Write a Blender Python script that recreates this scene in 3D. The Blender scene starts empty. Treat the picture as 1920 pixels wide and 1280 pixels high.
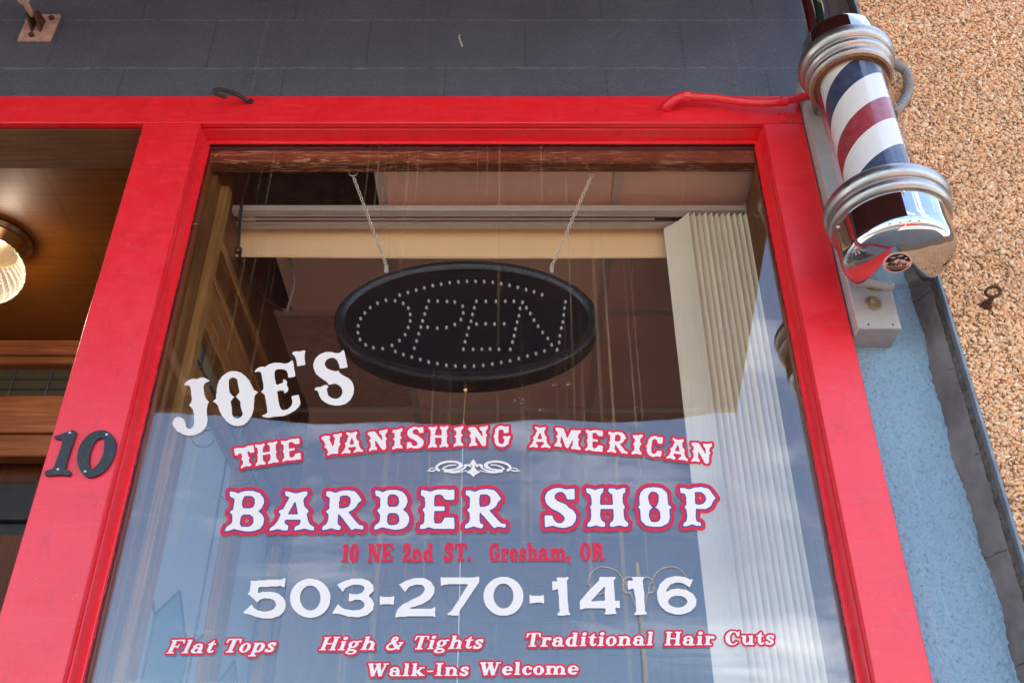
import bpy, bmesh, math, random
import numpy as np
from mathutils import Vector, Matrix
random.seed(7)
R = math.radians
S = bpy.context.scene
COL = S.collection
# ------------------------------------------------------------------ camera
FPX, PITCH, CAMY, CAMZ = 1862.0, 34.0, -1.8, 1.6
cd = bpy.data.cameras.new('camera'); cam = bpy.data.objects.new('camera', cd); COL.objects.link(cam)
cd.sensor_width = 36.0; cd.lens = FPX / 1920 * 36.0; cd.clip_start = 0.05; cd.clip_end = 2000
cam.location = (0, CAMY, CAMZ); cam.rotation_euler = (R(90 + PITCH), 0, 0)
S.camera = cam
# ------------------------------------------------------------------ light
SUN_EL, SUN_AZ = 65.0, 20.0          # the sun stands behind the building: the shop front is in open shade
SKY_STRENGTH = 0.13
w = bpy.data.worlds.new('World'); S.world = w; w.use_nodes = True
nt = w.node_tree; nt.nodes.clear()
out = nt.nodes.new('ShaderNodeOutputWorld'); bg = nt.nodes.new('ShaderNodeBackground'); bg.inputs['Strength'].default_value = SKY_STRENGTH
sky = nt.nodes.new('ShaderNodeTexSky'); sky.sky_type = 'NISHITA'; sky.sun_disc = False
sky.sun_elevation = R(SUN_EL); sky.sun_rotation = R(SUN_AZ); sky.air_density = 1.0; sky.dust_density = 0.7; sky.ozone_density = 1.3
tc = nt.nodes.new('ShaderNodeTexCoord'); sep = nt.nodes.new('ShaderNodeSeparateXYZ'); nt.links.new(tc.outputs['Generated'], sep.inputs[0])
za = nt.nodes.new('ShaderNodeMath'); za.operation = 'ADD'; za.inputs[1].default_value = 0.12; nt.links.new(sep.outputs['Z'], za.inputs[0])
dv = nt.nodes.new('ShaderNodeVectorMath'); dv.operation = 'SCALE'
inv = nt.nodes.new('ShaderNodeMath'); inv.operation = 'DIVIDE'; inv.inputs[0].default_value = 1.0; nt.links.new(za.outputs[0], inv.inputs[1])
nt.links.new(tc.outputs['Generated'], dv.inputs[0]); nt.links.new(inv.outputs[0], dv.inputs['Scale'])
mp = nt.nodes.new('ShaderNodeMapping'); mp.inputs['Scale'].default_value = (1.0, 1.9, 1.0); mp.inputs['Location'].default_value = (3.1, 0.4, 0); nt.links.new(dv.outputs[0], mp.inputs[0])
no = nt.nodes.new('ShaderNodeTexNoise'); no.inputs['Scale'].default_value = 1.15; no.inputs['Detail'].default_value = 9; no.inputs['Roughness'].default_value = 0.62; no.inputs['Distortion'].default_value = 0.5
nt.links.new(mp.outputs[0], no.inputs['Vector'])
rp = nt.nodes.new('ShaderNodeValToRGB'); rp.color_ramp.elements[0].position = 0.52; rp.color_ramp.elements[1].position = 0.80
rp.color_ramp.elements[0].color = (0, 0, 0, 1); rp.color_ramp.elements[1].color = (0.75, 0.75, 0.75, 1)
nt.links.new(no.outputs['Fac'], rp.inputs[0])
mx = nt.nodes.new('ShaderNodeMixRGB'); nt.links.new(rp.outputs[0], mx.inputs[0]); nt.links.new(sky.outputs[0], mx.inputs[1]); mx.inputs[2].default_value = (10.5, 10.8, 11.5, 1)
nt.links.new(mx.outputs[0], bg.inputs['Color']); nt.links.new(bg.outputs[0], out.inputs[0])
sd = bpy.data.lights.new('sun', 'SUN'); sd.energy = 4.5; sd.angle = R(0.5); sd.color = (1.0, 0.94, 0.86)
sun = bpy.data.objects.new('sun', sd); COL.objects.link(sun)
# Nishita: rotation 0 puts the sun at +Y, growing clockwise seen from above
sdir = Vector((math.sin(R(SUN_AZ)) * math.cos(R(SUN_EL)), math.cos(R(SUN_AZ)) * math.cos(R(SUN_EL)), math.sin(R(SUN_EL))))
sun.rotation_euler = sdir.to_track_quat('Z', 'Y').to_euler()
sun.location = (0, 10, 20)
S.view_settings.view_transform = 'Standard'; S.view_settings.look = 'None'
S.view_settings.exposure = 2.33; S.view_settings.gamma = 1.0
S.cycles.use_denoising = True
try: S.cycles.denoiser = 'OPENIMAGEDENOISE'
except Exception: pass
S.cycles.max_bounces = 10; S.cycles.diffuse_bounces = 4; S.cycles.glossy_bounces = 5; S.cycles.transparent_max_bounces = 24; S.cycles.transmission_bounces = 6
S.cycles.sample_clamp_indirect = 6.0

# ------------------------------------------------------------------ measuring: photograph pixel -> point on a real plane
TH = R(PITCH)
def ray(px, py):
    u = (px - 960) / FPX; v = (640 - py) / FPX
    return Vector((u, math.cos(TH) - v * math.sin(TH), math.sin(TH) + v * math.cos(TH)))
CAMP = Vector((0, CAMY, CAMZ))
def at_y(px, py, Y): d = ray(px, py); return CAMP + d * ((Y - CAMY) / d.y)
def at_z(px, py, Z): d = ray(px, py); return CAMP + d * ((Z - CAMZ) / d.z)
def at_x(px, py, X): d = ray(px, py); return CAMP + d * (X / d.x)

# ------------------------------------------------------------------ mesh helpers
class MB:
    def __init__(s): s.v = []; s.f = []; s.m = []; s.cur = 0
    def add(s, vs, fs):
        o = len(s.v); s.v += [tuple(p) for p in vs]; s.f += [tuple(i + o for i in f) for f in fs]; s.m += [s.cur] * len(fs); return s
    def mat(s, i): s.cur = i; return s
    def box(s, x0, y0, z0, x1, y1, z1, b=0.0, seg=1):
        if b <= 0:
            return s.add([(x0,y0,z0),(x1,y0,z0),(x1,y1,z0),(x0,y1,z0),(x0,y0,z1),(x1,y0,z1),(x1,y1,z1),(x0,y1,z1)],
                         [(0,3,2,1),(4,5,6,7),(0,1,5,4),(1,2,6,5),(2,3,7,6),(3,0,4,7)])
        bm = bmesh.new(); bmesh.ops.create_cube(bm, size=1)
        for q in bm.verts: q.co = Vector(((x0+x1)/2 + q.co.x*(x1-x0), (y0+y1)/2 + q.co.y*(y1-y0), (z0+z1)/2 + q.co.z*(z1-z0)))
        bmesh.ops.bevel(bm, geom=bm.edges[:], offset=b, segments=seg, profile=0.5, affect='EDGES')
        return s.bm(bm)
    def bm(s, bm, M=None):
        bm.verts.ensure_lookup_table(); bm.verts.index_update()
        s.add([(M @ q.co if M else q.co) for q in bm.verts], [[q.index for q in f.verts] for f in bm.faces]); bm.free(); return s
    def tube(s, path, r, n=10, cap=True, smooth=0, closed=False):
        P = [Vector(p) for p in path]
        if smooth: P = catmull(P, smooth, closed)
        rr = r if isinstance(r, (list, tuple)) else None
        N = len(P); rings = []
        t0 = (P[1] - P[0]).normalized(); up = Vector((0,0,1)) if abs(t0.z) < .9 else Vector((1,0,0))
        a = t0.cross(up).normalized()
        for i in range(N):
            if closed: t = (P[(i+1) % N] - P[i-1]).normalized()
            else: t = (P[min(i+1, N-1)] - P[max(i-1, 0)]).normalized()
            a = (a - t * a.dot(t)).normalized(); b = t.cross(a)
            q = r if rr is None else rr[0] + (rr[1] - rr[0]) * i / (N - 1)
            rings.append([P[i] + (a * math.cos(2*math.pi*k/n) + b * math.sin(2*math.pi*k/n)) * q for k in range(n)])
        vs = [p for g in rings for p in g]; fs = []
        for i in range(N if closed else N - 1):
            j = (i + 1) % N
            for k in range(n): fs.append((i*n+k, i*n+(k+1) % n, j*n+(k+1) % n, j*n+k))
        if cap and not closed: fs += [tuple(range(n-1, -1, -1)), tuple((N-1)*n+k for k in range(n))]
        return s.add(vs, fs)
    def lathe(s, prof, c, n=48, M=None):
        vs = []; fs = []; N = len(prof)
        for (r, z) in prof:
            for k in range(n):
                a = 2*math.pi*k/n; p = Vector((r*math.cos(a), r*math.sin(a), z)); vs.append((M @ p if M else p) + Vector(c))
        for i in range(N-1):
            for k in range(n): fs.append((i*n+k, i*n+(k+1) % n, (i+1)*n+(k+1) % n, (i+1)*n+k))
        if prof[0][0] > 1e-6 and prof[0] != prof[-1]: fs.append(tuple(range(n-1, -1, -1)))
        if prof[-1][0] > 1e-6 and prof[0] != prof[-1]: fs.append(tuple((N-1)*n+k for k in range(n)))
        return s.add(vs, fs)
    def ball(s, c, r, u=12, v=8, sc=(1,1,1)):
        bm = bmesh.new(); bmesh.ops.create_uvsphere(bm, u_segments=u, v_segments=v, radius=r)
        for q in bm.verts: q.co = Vector((q.co.x*sc[0] + c[0], q.co.y*sc[1] + c[1], q.co.z*sc[2] + c[2]))
        return s.bm(bm)
    def prism(s, poly, fn, d0, d1):
        """poly 2-D points, fn(a, b, d) -> 3-D; extruded between d0 and d1 (convex or simple outline)"""
        n = len(poly); vs = [fn(a, b, d0) for a, b in poly] + [fn(a, b, d1) for a, b in poly]
        return s.add(vs, [tuple(range(n-1, -1, -1)), tuple(range(n, 2*n))] + [(i, (i+1) % n, n + (i+1) % n, n + i) for i in range(n)])
def catmull(P, k=6, closed=False):
    o = []; n = len(P)
    rng = range(n if closed else n - 1)
    for i in rng:
        if closed: a, b, c, d = P[i-1], P[i], P[(i+1) % n], P[(i+2) % n]
        else: a, b, c, d = P[max(i-1, 0)], P[i], P[i+1], P[min(i+2, n-1)]
        for j in range(k):
            t = j / k
            o.append(0.5*((2*b) + (c-a)*t + (2*a-5*b+4*c-d)*t*t + (3*b-a-3*c+d)*t*t*t))
    if not closed: o.append(P[-1])
    return o
ORG = {}
def empty(name, loc, label, cat, group=None):
    o = bpy.data.objects.new(name, None); COL.objects.link(o); o.location = loc; o.empty_display_size = 0.05
    o['label'] = label; o['category'] = cat
    if group: o['group'] = group
    ORG[o.name] = Vector(loc); return o
def obj(name, mb, mats, parent=None, smooth=None, loc=None):
    """one mesh object; vertices are given in world space, re-based on its thing's origin"""
    me = bpy.data.meshes.new(name)
    o0 = ORG[parent.name] if parent else Vector(loc or (0, 0, 0))
    me.from_pydata([tuple(Vector(p) - o0) for p in mb.v], [], mb.f)
    if not isinstance(mats, (list, tuple)): mats = [mats]
    for m in mats: me.materials.append(m)
    if any(mb.m): me.polygons.foreach_set('material_index', mb.m)
    if smooth is not None:
        me.polygons.foreach_set('use_smooth', [True] * len(me.polygons)); me.set_sharp_from_angle(angle=R(smooth))
    me.update()
    o = bpy.data.objects.new(name, me); COL.objects.link(o)
    if parent: o.parent = parent
    else: o.location = o0
    ORG[o.name] = o0
    return o
def tag(o, label=None, cat=None, group=None, kind=None):
    if label: o['label'] = label
    if cat: o['category'] = cat
    if group: o['group'] = group
    if kind: o['kind'] = kind
    return o
def copy_tree(o, parent=None):
    c = o.copy(); COL.objects.link(c)
    if parent: c.parent = parent
    ORG[c.name] = ORG.get(o.name, Vector())
    for ch in list(o.children): copy_tree(ch, c)
    return c

# ------------------------------------------------------------------ materials
def newmat(name):
    m = bpy.data.materials.new(name); m.use_nodes = True; return m, m.node_tree, m.node_tree.nodes['Principled BSDF']
def N(nt, t, **kw):
    n = nt.nodes.new(t)
    for k, v in kw.items():
        if k in n.inputs: n.inputs[k].default_value = v
        else: setattr(n, k, v)
    return n
def ramp(nt, src, stops):
    r = nt.nodes.new('ShaderNodeValToRGB'); e = r.color_ramp.elements
    while len(e) > 1: e.remove(e[0])
    e[0].position = stops[0][0]; e[0].color = (*stops[0][1], 1)
    for p, c in stops[1:]: q = e.new(p); q.color = (*c, 1)
    nt.links.new(src, r.inputs[0]); return r.outputs[0]
def coords(nt, scale=(1,1,1), rot=(0,0,0), loc=(0,0,0)):
    t = nt.nodes.new('ShaderNodeTexCoord'); m = nt.nodes.new('ShaderNodeMapping')
    m.inputs['Scale'].default_value = scale; m.inputs['Rotation'].default_value = rot; m.inputs['Location'].default_value = loc
    nt.links.new(t.outputs['Object'], m.inputs[0]); return m.outputs[0]
def noise(nt, vec, scale, detail=4, rough=0.55, dist=0.0):
    n = N(nt, 'ShaderNodeTexNoise', Scale=scale, Detail=detail, Roughness=rough, Distortion=dist)
    if vec: nt.links.new(vec, n.inputs['Vector'])
    return n.outputs['Fac']
def bump(nt, bs, h, strength, dist=0.002, prev=None):
    b = N(nt, 'ShaderNodeBump', Strength=strength, Distance=dist); nt.links.new(h, b.inputs['Height'])
    if prev: nt.links.new(prev, b.inputs['Normal'])
    nt.links.new(b.outputs[0], bs.inputs['Normal']); return b.outputs[0]
def mixc(nt, fac, a, b, mode='MIX'):
    m = N(nt, 'ShaderNodeMixRGB', blend_type=mode)
    for i, x in ((0, fac), (1, a), (2, b)):
        if isinstance(x, (int, float)): m.inputs[i].default_value = x
        elif isinstance(x, tuple): m.inputs[i].default_value = (*x, 1)
        else: nt.links.new(x, m.inputs[i])
    return m.outputs[0]
def math_(nt, op, a, b=None, clamp=False):
    m = N(nt, 'ShaderNodeMath', operation=op); m.use_clamp = clamp
    for i, x in ((0, a), (1, b)):
        if x is None: continue
        if isinstance(x, (int, float)): m.inputs[i].default_value = x
        else: nt.links.new(x, m.inputs[i])
    return m.outputs[0]
def plain(name, col, rough=0.5, metal=0.0, var=0.12, vscale=20, bmp=0.0, bscale=300, bdist=0.001, coat=0.0, spec=0.5):
    m, nt, b = newmat(name); v = coords(nt)
    n = noise(nt, v, vscale, 5, 0.6)
    c = ramp(nt, n, [(0.3, tuple(max(0, x*(1-var)) for x in col)), (0.7, tuple(min(1, x*(1+var)) for x in col))])
    nt.links.new(c, b.inputs['Base Color']); b.inputs['Metallic'].default_value = metal; b.inputs['Specular IOR Level'].default_value = spec
    r = ramp(nt, noise(nt, v, vscale*2.3, 4), [(0.3, (rough*0.85,)*3), (0.7, (min(1, rough*1.15),)*3)]); nt.links.new(r, b.inputs['Roughness'])
    b.inputs['Coat Weight'].default_value = coat
    if bmp: bump(nt, b, noise(nt, v, bscale, 4, 0.6), bmp, bdist)
    return m
def wood(name, dark, mid, light, axis, rough=0.45, grain=1.0, bmp=0.35, coat=0.0, saw=0.0):
    m, nt, b = newmat(name)
    sc = [26*grain]*3; sc['xyz'.index(axis)] = 1.6*grain
    v = coords(nt, tuple(sc))
    n1 = noise(nt, v, 1.6, 7, 0.62, 0.9)
    sc2 = [160*grain]*3; sc2['xyz'.index(axis)] = 5*grain
    n2 = noise(nt, coords(nt, tuple(sc2)), 1.0, 4, 0.6, 0.2)
    big = noise(nt, coords(nt, (1,1,1)), 3.0, 4)
    c = ramp(nt, n1, [(0.28, dark), (0.47, mid), (0.56, tuple(x*0.78 for x in mid)), (0.72, light)])
    c = mixc(nt, 0.45, c, ramp(nt, n2, [(0.35, tuple(x*0.55 for x in mid)), (0.65, light)]))
    c = mixc(nt, 0.35, c, ramp(nt, big, [(0.3, dark), (0.7, light)]))
    if saw:
        sl_ = ramp(nt, noise(nt, coords(nt, (95, 2.2, 95), (0, 0, R(-14))), 1.0, 2, 0.5), [(0.30, (1, 1, 1)), (0.40, (0, 0, 0))])
        c = mixc(nt, math_(nt, 'MULTIPLY', sl_, saw), c, tuple(x*0.4 for x in dark))
    nt.links.new(c, b.inputs['Base Color']); b.inputs['Roughness'].default_value = rough; b.inputs['Specular IOR Level'].default_value = 0.28; b.inputs['Coat Weight'].default_value = coat; b.inputs['Coat Roughness'].default_value = 0.25
    bump(nt, b, mixc(nt, 0.5, n1, n2), bmp, 0.0015)
    return m
def glassmat(name, f0=0.045, tint=(1,1,1), dirt=0.0, streaks=False, bumpy=None):
    """thin clear glass surface: Schlick reflection over straight-through transmission"""
    m = bpy.data.materials.new(name); m.use_nodes = True; nt = m.node_tree; nt.nodes.clear()
    o = N(nt, 'ShaderNodeOutputMaterial'); tr = N(nt, 'ShaderNodeBsdfTransparent'); tr.inputs[0].default_value = (*tint, 1)
    gl = N(nt, 'ShaderNodeBsdfGlossy', Roughness=0.0); gl.inputs[0].default_value = (1,1,1,1)
    ge = N(nt, 'ShaderNodeNewGeometry'); dp = N(nt, 'ShaderNodeVectorMath', operation='DOT_PRODUCT')
    nt.links.new(ge.outputs['Normal'], dp.inputs[0]); nt.links.new(ge.outputs['Incoming'], dp.inputs[1])
    c = math_(nt, 'ABSOLUTE', dp.outputs['Value']); k = math_(nt, 'SUBTRACT', 1.0, c, True); k = math_(nt, 'POWER', k, 5.0)
    k = math_(nt, 'MULTIPLY', k, 1 - f0); k = math_(nt, 'ADD', k, f0, True)
    mix = N(nt, 'ShaderNodeMixShader'); nt.links.new(k, mix.inputs[0]); nt.links.new(tr.outputs[0], mix.inputs[1]); nt.links.new(gl.outputs[0], mix.inputs[2])
    if bumpy:
        bm_ = N(nt, 'ShaderNodeBump', Strength=bumpy[1], Distance=0.001); nt.links.new(noise(nt, coords(nt), bumpy[0], 3), bm_.inputs['Height']); nt.links.new(bm_.outputs[0], gl.inputs['Normal'])
    last = mix.outputs[0]
    if dirt:
        df = N(nt, 'ShaderNodeBsdfDiffuse'); df.inputs[0].default_value = (0.62, 0.48, 0.26, 1)
        n1 = noise(nt, coords(nt, (85, 1, 0.35)), 1.0, 2, 0.5)
        n2 = noise(nt, coords(nt, (3, 1, 1.2)), 1.0, 4, 0.5)
        s = ramp(nt, n1, [(0.585, (0, 0, 0)), (0.66, (1, 1, 1))]); s2 = ramp(nt, n2, [(0.42, (0, 0, 0)), (0.62, (1, 1, 1))])
        q = math_(nt, 'MULTIPLY', s, s2); q = math_(nt, 'MULTIPLY', q, dirt)
        haze = math_(nt, 'MULTIPLY', noise(nt, coords(nt, (4, 1, 4)), 2.0, 6, 0.65), 0.004)
        q = math_(nt, 'ADD', q, haze)
        m2 = N(nt, 'ShaderNodeMixShader'); nt.links.new(q, m2.inputs[0]); nt.links.new(last, m2.inputs[1]); nt.links.new(df.outputs[0], m2.inputs[2]); last = m2.outputs[0]
    nt.links.new(last, o.inputs[0]); return m
# ------------------------------------------------------------------ the materials of the place
def red_paint():
    m, nt, b = newmat('red_paint'); v = coords(nt)
    n = noise(nt, v, 9, 6, 0.65)
    c = ramp(nt, n, [(0.3, (0.78, 0.010, 0.018)), (0.7, (0.86, 0.016, 0.026))])
    chip = ramp(nt, noise(nt, v, 190, 3, 0.5), [(0.715, (0, 0, 0)), (0.75, (1, 1, 1))])
    c = mixc(nt, math_(nt, 'MULTIPLY', chip, 0.45), c, (0.75, 0.42, 0.36))
    gr = ramp(nt, noise(nt, coords(nt, (1, 1, 0.35)), 34, 6, 0.75), [(0.55, (0, 0, 0)), (0.78, (0.5, 0.5, 0.5))])
    c = mixc(nt, gr, c, (0.36, 0.006, 0.012))
    dust = ramp(nt, noise(nt, coords(nt, (2, 2, 14)), 6, 6, 0.7), [(0.52, (0, 0, 0)), (0.8, (0.16, 0.16, 0.16))])
    c = mixc(nt, dust, c, (0.70, 0.28, 0.25))
    nt.links.new(c, b.inputs['Base Color'])
    nt.links.new(ramp(nt, noise(nt, v, 22, 4), [(0.3, (0.30,)*3), (0.7, (0.42,)*3)]), b.inputs['Roughness'])
    b.inputs['Specular IOR Level'].default_value = 0.75
    b1 = bump(nt, b, noise(nt, coords(nt, (40, 40, 6)), 6, 4), 0.10, 0.001)
    bump(nt, b, noise(nt, v, 420, 3), 0.10, 0.0006, b1)
    return m
def block_paint(name, lo, hi, joint, rough, grain):
    m, nt, b = newmat(name); t = nt.nodes.new('ShaderNodeTexCoord'); s = N(nt, 'ShaderNodeSeparateXYZ'); nt.links.new(t.outputs['Object'], s.inputs[0])
    v = coords(nt); wob = math_(nt, 'MULTIPLY', math_(nt, 'SUBTRACT', noise(nt, v, 14, 3), 0.5), 0.010)
    cb = N(nt, 'ShaderNodeCombineXYZ'); nt.links.new(math_(nt, 'ADD', s.outputs['X'], 0.183 + 4.4), cb.inputs[0]); nt.links.new(math_(nt, 'ADD', math_(nt, 'ADD', s.outputs['Z'], wob), -3.7505 + 0.2035*20), cb.inputs[1])
    br = N(nt, 'ShaderNodeTexBrick', Scale=1.0); br.offset = 0.5; br.inputs['Mortar Size'].default_value = 0.0035; br.inputs['Mortar Smooth'].default_value = 0.8
    br.inputs['Brick Width'].default_value = 0.44; br.inputs['Row Height'].default_value = 0.2035; nt.links.new(cb.outputs[0], br.inputs['Vector'])
    c = ramp(nt, noise(nt, v, 4, 6, 0.6), [(0.3, lo), (0.7, hi)])
    pale = tuple(0.6*x + 0.20 for x in hi)
    # pale specks where the paint missed the pores, dust on the ledges of the bed joints, thin drip stains
    sp = ramp(nt, noise(nt, v, 190, 3, 0.55), [(0.66, (0, 0, 0)), (0.71, (1, 1, 1))]); sp2 = ramp(nt, noise(nt, v, 9, 4, 0.65), [(0.48, (0, 0, 0)), (0.66, (1, 1, 1))])
    c = mixc(nt, math_(nt, 'MULTIPLY', math_(nt, 'MULTIPLY', sp, sp2), 0.75), c, pale)
    dr = math_(nt, 'MULTIPLY', ramp(nt, noise(nt, coords(nt, (30, 1, 0.5), (0, R(4), 0)), 1.0, 2), [(0.655, (0, 0, 0)), (0.68, (0.4, 0.4, 0.4)), (0.72, (0, 0, 0))]), ramp(nt, noise(nt, v, 1.7, 2), [(0.45, (0, 0, 0)), (0.6, (1, 1, 1))]))
    c = mixc(nt, dr, c, pale)
    fr = math_(nt, 'FRACT', math_(nt, 'ADD', math_(nt, 'DIVIDE', math_(nt, 'ADD', math_(nt, 'ADD', s.outputs['Z'], wob), -3.7505), 0.2035), 20.5))
    bed = math_(nt, 'SUBTRACT', 1.0, math_(nt, 'MULTIPLY', math_(nt, 'ABSOLUTE', math_(nt, 'SUBTRACT', fr, 0.5)), 60.0), True)
    bed = math_(nt, 'MULTIPLY', bed, ramp(nt, noise(nt, v, 26, 5, 0.7), [(0.34, (0.22, 0.22, 0.22)), (0.60, (1, 1, 1))]))
    c = mixc(nt, math_(nt, 'MULTIPLY', bed, joint), c, pale)
    vj = math_(nt, 'MULTIPLY', math_(nt, 'MULTIPLY', br.outputs['Fac'], math_(nt, 'SUBTRACT', 1.0, bed, True)), 0.5*min(1.0, joint))
    c = mixc(nt, vj, c, tuple(0.35*x for x in lo))
    h1 = noise(nt, v, 150, 4, 0.6); h2 = ramp(nt, noise(nt, v, 95, 3, 0.5), [(0.30, (0, 0, 0)), (0.42, (1, 1, 1))])
    pit_shade = ramp(nt, noise(nt, v, 135, 4, 0.6), [(0.33, (1, 1, 1)), (0.44, (0, 0, 0))])  # shade of the pits put into the colour, as the relief shows little
    c = mixc(nt, math_(nt, 'MULTIPLY', pit_shade, 0.4*grain), c, tuple(0.40*x for x in lo))
    nt.links.new(c, b.inputs['Base Color']); b.inputs['Roughness'].default_value = rough
    b0 = bump(nt, b, br.outputs['Fac'], -0.5*joint, 0.004)
    b1 = bump(nt, b, h2, 0.35*grain, 0.003, b0); bump(nt, b, h1, 0.8*grain, 0.0042, b1)
    return m
def pebble_mat():
    m, nt, b = newmat('aggregate_chips'); a = N(nt, 'ShaderNodeAttribute', attribute_name='tone')
    c = ramp(nt, a.outputs['Fac'], [(0.0, (0.45, 0.17, 0.06)), (0.25, (0.74, 0.35, 0.14)), (0.55, (0.90, 0.50, 0.22)), (0.85, (0.95, 0.64, 0.35)), (1.0, (0.97, 0.84, 0.62))])
    c = mixc(nt, 0.25, c, ramp(nt, noise(nt, coords(nt), 400, 3), [(0.3, (0.5, 0.28, 0.14)), (0.7, (0.85, 0.65, 0.45))]))
    c = mixc(nt, ramp(nt, noise(nt, coords(nt, (2.2, 1, 0.8)), 2.4, 5, 0.65), [(0.45, (0, 0, 0)), (0.72, (0.5, 0.5, 0.5))]), c, (0.42, 0.24, 0.12))
    nt.links.new(c, b.inputs['Base Color']); b.inputs['Roughness'].default_value = 0.55; return m
def chrome(name, rough, col=(0.80, 0.79, 0.78), var=0.06):
    m, nt, b = newmat(name); v = coords(nt); b.inputs['Metallic'].default_value = 1.0
    nt.links.new(ramp(nt, noise(nt, v, 30, 5, 0.7), [(0.3, tuple(x*0.85 for x in col)), (0.7, col)]), b.inputs['Base Color'])
    nt.links.new(ramp(nt, noise(nt, v, 45, 5, 0.7), [(0.35, (max(0.02, rough - var*0.5),)*3), (0.75, (rough + var,)*3)]), b.inputs['Roughness'])
    return m
M = {}
M['red'] = red_paint(); M['block'] = block_paint('blue_block_paint', (0.205, 0.325, 0.41), (0.255, 0.39, 0.47), 0.10, 0.55, 1.25); M['slate'] = block_paint('slate_block_paint', (0.082, 0.090, 0.112), (0.108, 0.118, 0.142), 1.2, 0.36, 1.1); M['chips'] = pebble_mat()
M['chip_bed'] = plain('aggregate_bed', (0.22, 0.12, 0.06), 0.85, var=0.4, vscale=120, bmp=1.0, bscale=150, bdist=0.006)
M['mortar'] = plain('grey_mortar', (0.165, 0.145, 0.138), 0.85, var=0.35, vscale=9, bmp=0.6, bscale=220, bdist=0.003)
M['mortar_dark'] = plain('crumbled_mortar', (0.10, 0.088, 0.075), 0.95, var=0.6, vscale=60, bmp=1.0, bscale=110, bdist=0.008)
M['zinc'] = plain('zinc_flashing', (0.19, 0.21, 0.23), 0.5, 0.5, var=0.3, vscale=14)
M['wood_v'] = wood('varnished_wood_upright', (0.085, 0.032, 0.007), (0.32, 0.14, 0.035), (0.55, 0.28, 0.08), 'z', 0.4)
M['wood_x'] = wood('varnished_wood_across', (0.06, 0.014, 0.005), (0.27, 0.070, 0.020), (0.60, 0.22, 0.08), 'x', 0.38, 0.8)
M['wood_y'] = wood('varnished_wood_inward', (0.09, 0.028, 0.006), (0.36, 0.135, 0.030), (0.56, 0.25, 0.07), 'y', 0.4)
M['wood_mid'] = wood('aged_wood_upright', (0.035, 0.013, 0.003), (0.16, 0.060, 0.015), (0.30, 0.13, 0.035), 'z', 0.42)
M['wood_dark'] = wood('dark_stained_wood', (0.032, 0.010, 0.003), (0.13, 0.036, 0.011), (0.21, 0.07, 0.022), 'z', 0.42)
M['rough_wood'] = wood('rough_sawn_wood', (0.026, 0.010, 0.003), (0.11, 0.044, 0.013), (0.26, 0.12, 0.045), 'x', 0.75, 1.3, 1.0)
M['ply'] = wood('varnished_plywood', (0.070, 0.018, 0.002), (0.19, 0.050, 0.005), (0.27, 0.088, 0.010), 'x', 0.42, 0.55, 0.25, 0.0, 0.3)
def worn_wood():
    m, nt, b = newmat('worn_varnished_wood')
    g = noise(nt, coords(nt, (3.2, 30, 34)), 1.6, 7, 0.66, 2.2)
    c = ramp(nt, g, [(0.30, (0.030, 0.006, 0.003)), (0.45, (0.19, 0.050, 0.013)), (0.50, (0.080, 0.020, 0.006)), (0.60, (0.30, 0.090, 0.024)), (0.72, (0.14, 0.036, 0.01))])
    f = noise(nt, coords(nt, (5.5, 40, 46)), 1.3, 5, 0.6, 3.0)
    pt_ = math_(nt, 'MULTIPLY', ramp(nt, f, [(0.52, (0, 0, 0)), (0.60, (1, 1, 1))]), ramp(nt, noise(nt, coords(nt, (1, 1, 1)), 7, 3), [(0.42, (0, 0, 0)), (0.60, (0.85, 0.85, 0.85))]))
    c = mixc(nt, pt_, c, (0.62, 0.30, 0.17))
    nt.links.new(c, b.inputs['Base Color']); b.inputs['Roughness'].default_value = 0.5; b.inputs['Specular IOR Level'].default_value = 0.25; bump(nt, b, g, 0.5, 0.002); return m
M['worn_wood'] = worn_wood()
M['joist'] = plain('old_joist', (0.075, 0.05, 0.035), 0.9, var=0.5, vscale=14, bmp=0.8, bscale=60, bdist=0.005)
M['tile'] = plain('ceiling_tile', (0.93, 0.54, 0.38), 0.9, var=0.06, vscale=5, bmp=0.5, bscale=350, bdist=0.002)
M['tile_rough'] = plain('textured_tile', (0.62, 0.34, 0.26), 0.9, var=0.15, vscale=30, bmp=1.0, bscale=75, bdist=0.012)
M['tbar'] = plain('ceiling_tee_bar', (0.66, 0.46, 0.35), 0.5, var=0.05)
M['plaster'] = plain('shop_plaster', (0.58, 0.45, 0.36), 0.9, var=0.1, vscale=3)
M['floor'] = plain('shop_floor', (0.66, 0.50, 0.36), 0.5, var=0.3, vscale=3)
M['asphalt'] = plain('asphalt', (0.055, 0.055, 0.058), 0.9, var=0.3, vscale=8, bmp=0.5, bscale=60, bdist=0.01)
M['concrete'] = plain('pavement_concrete', (0.29, 0.25, 0.205), 0.9, var=0.12, vscale=4, bmp=0.4, bscale=80, bdist=0.004)
M['white_metal'] = plain('white_enamel', (0.38, 0.355, 0.335), 0.45, var=0.10, vscale=25, bmp=0.12, bscale=60)
M['alu'] = plain('mill_aluminium', (0.52, 0.50, 0.48), 0.34, 1.0, var=0.12, vscale=12)
M['ring'] = chrome('weathered_aluminium', 0.36, (0.48, 0.45, 0.42), 0.16)
M['chrome'] = chrome('polished_chrome', 0.05, (0.64, 0.62, 0.60), 0.04)
M['tube'] = glassmat('pole_glass', 0.06, (0.97, 0.97, 0.97))
M['pane'] = glassmat('window_glass', 0.073, (0.985, 0.988, 0.985), dirt=0.10)
M['rust'] = plain('rusty_iron', (0.10, 0.042, 0.022), 0.8, 0.3, var=0.5, vscale=90, bmp=0.6, bscale=250)
M['iron'] = plain('dark_iron', (0.055, 0.040, 0.032), 0.6, 0.5, var=0.4, vscale=60, bmp=0.4)
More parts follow.
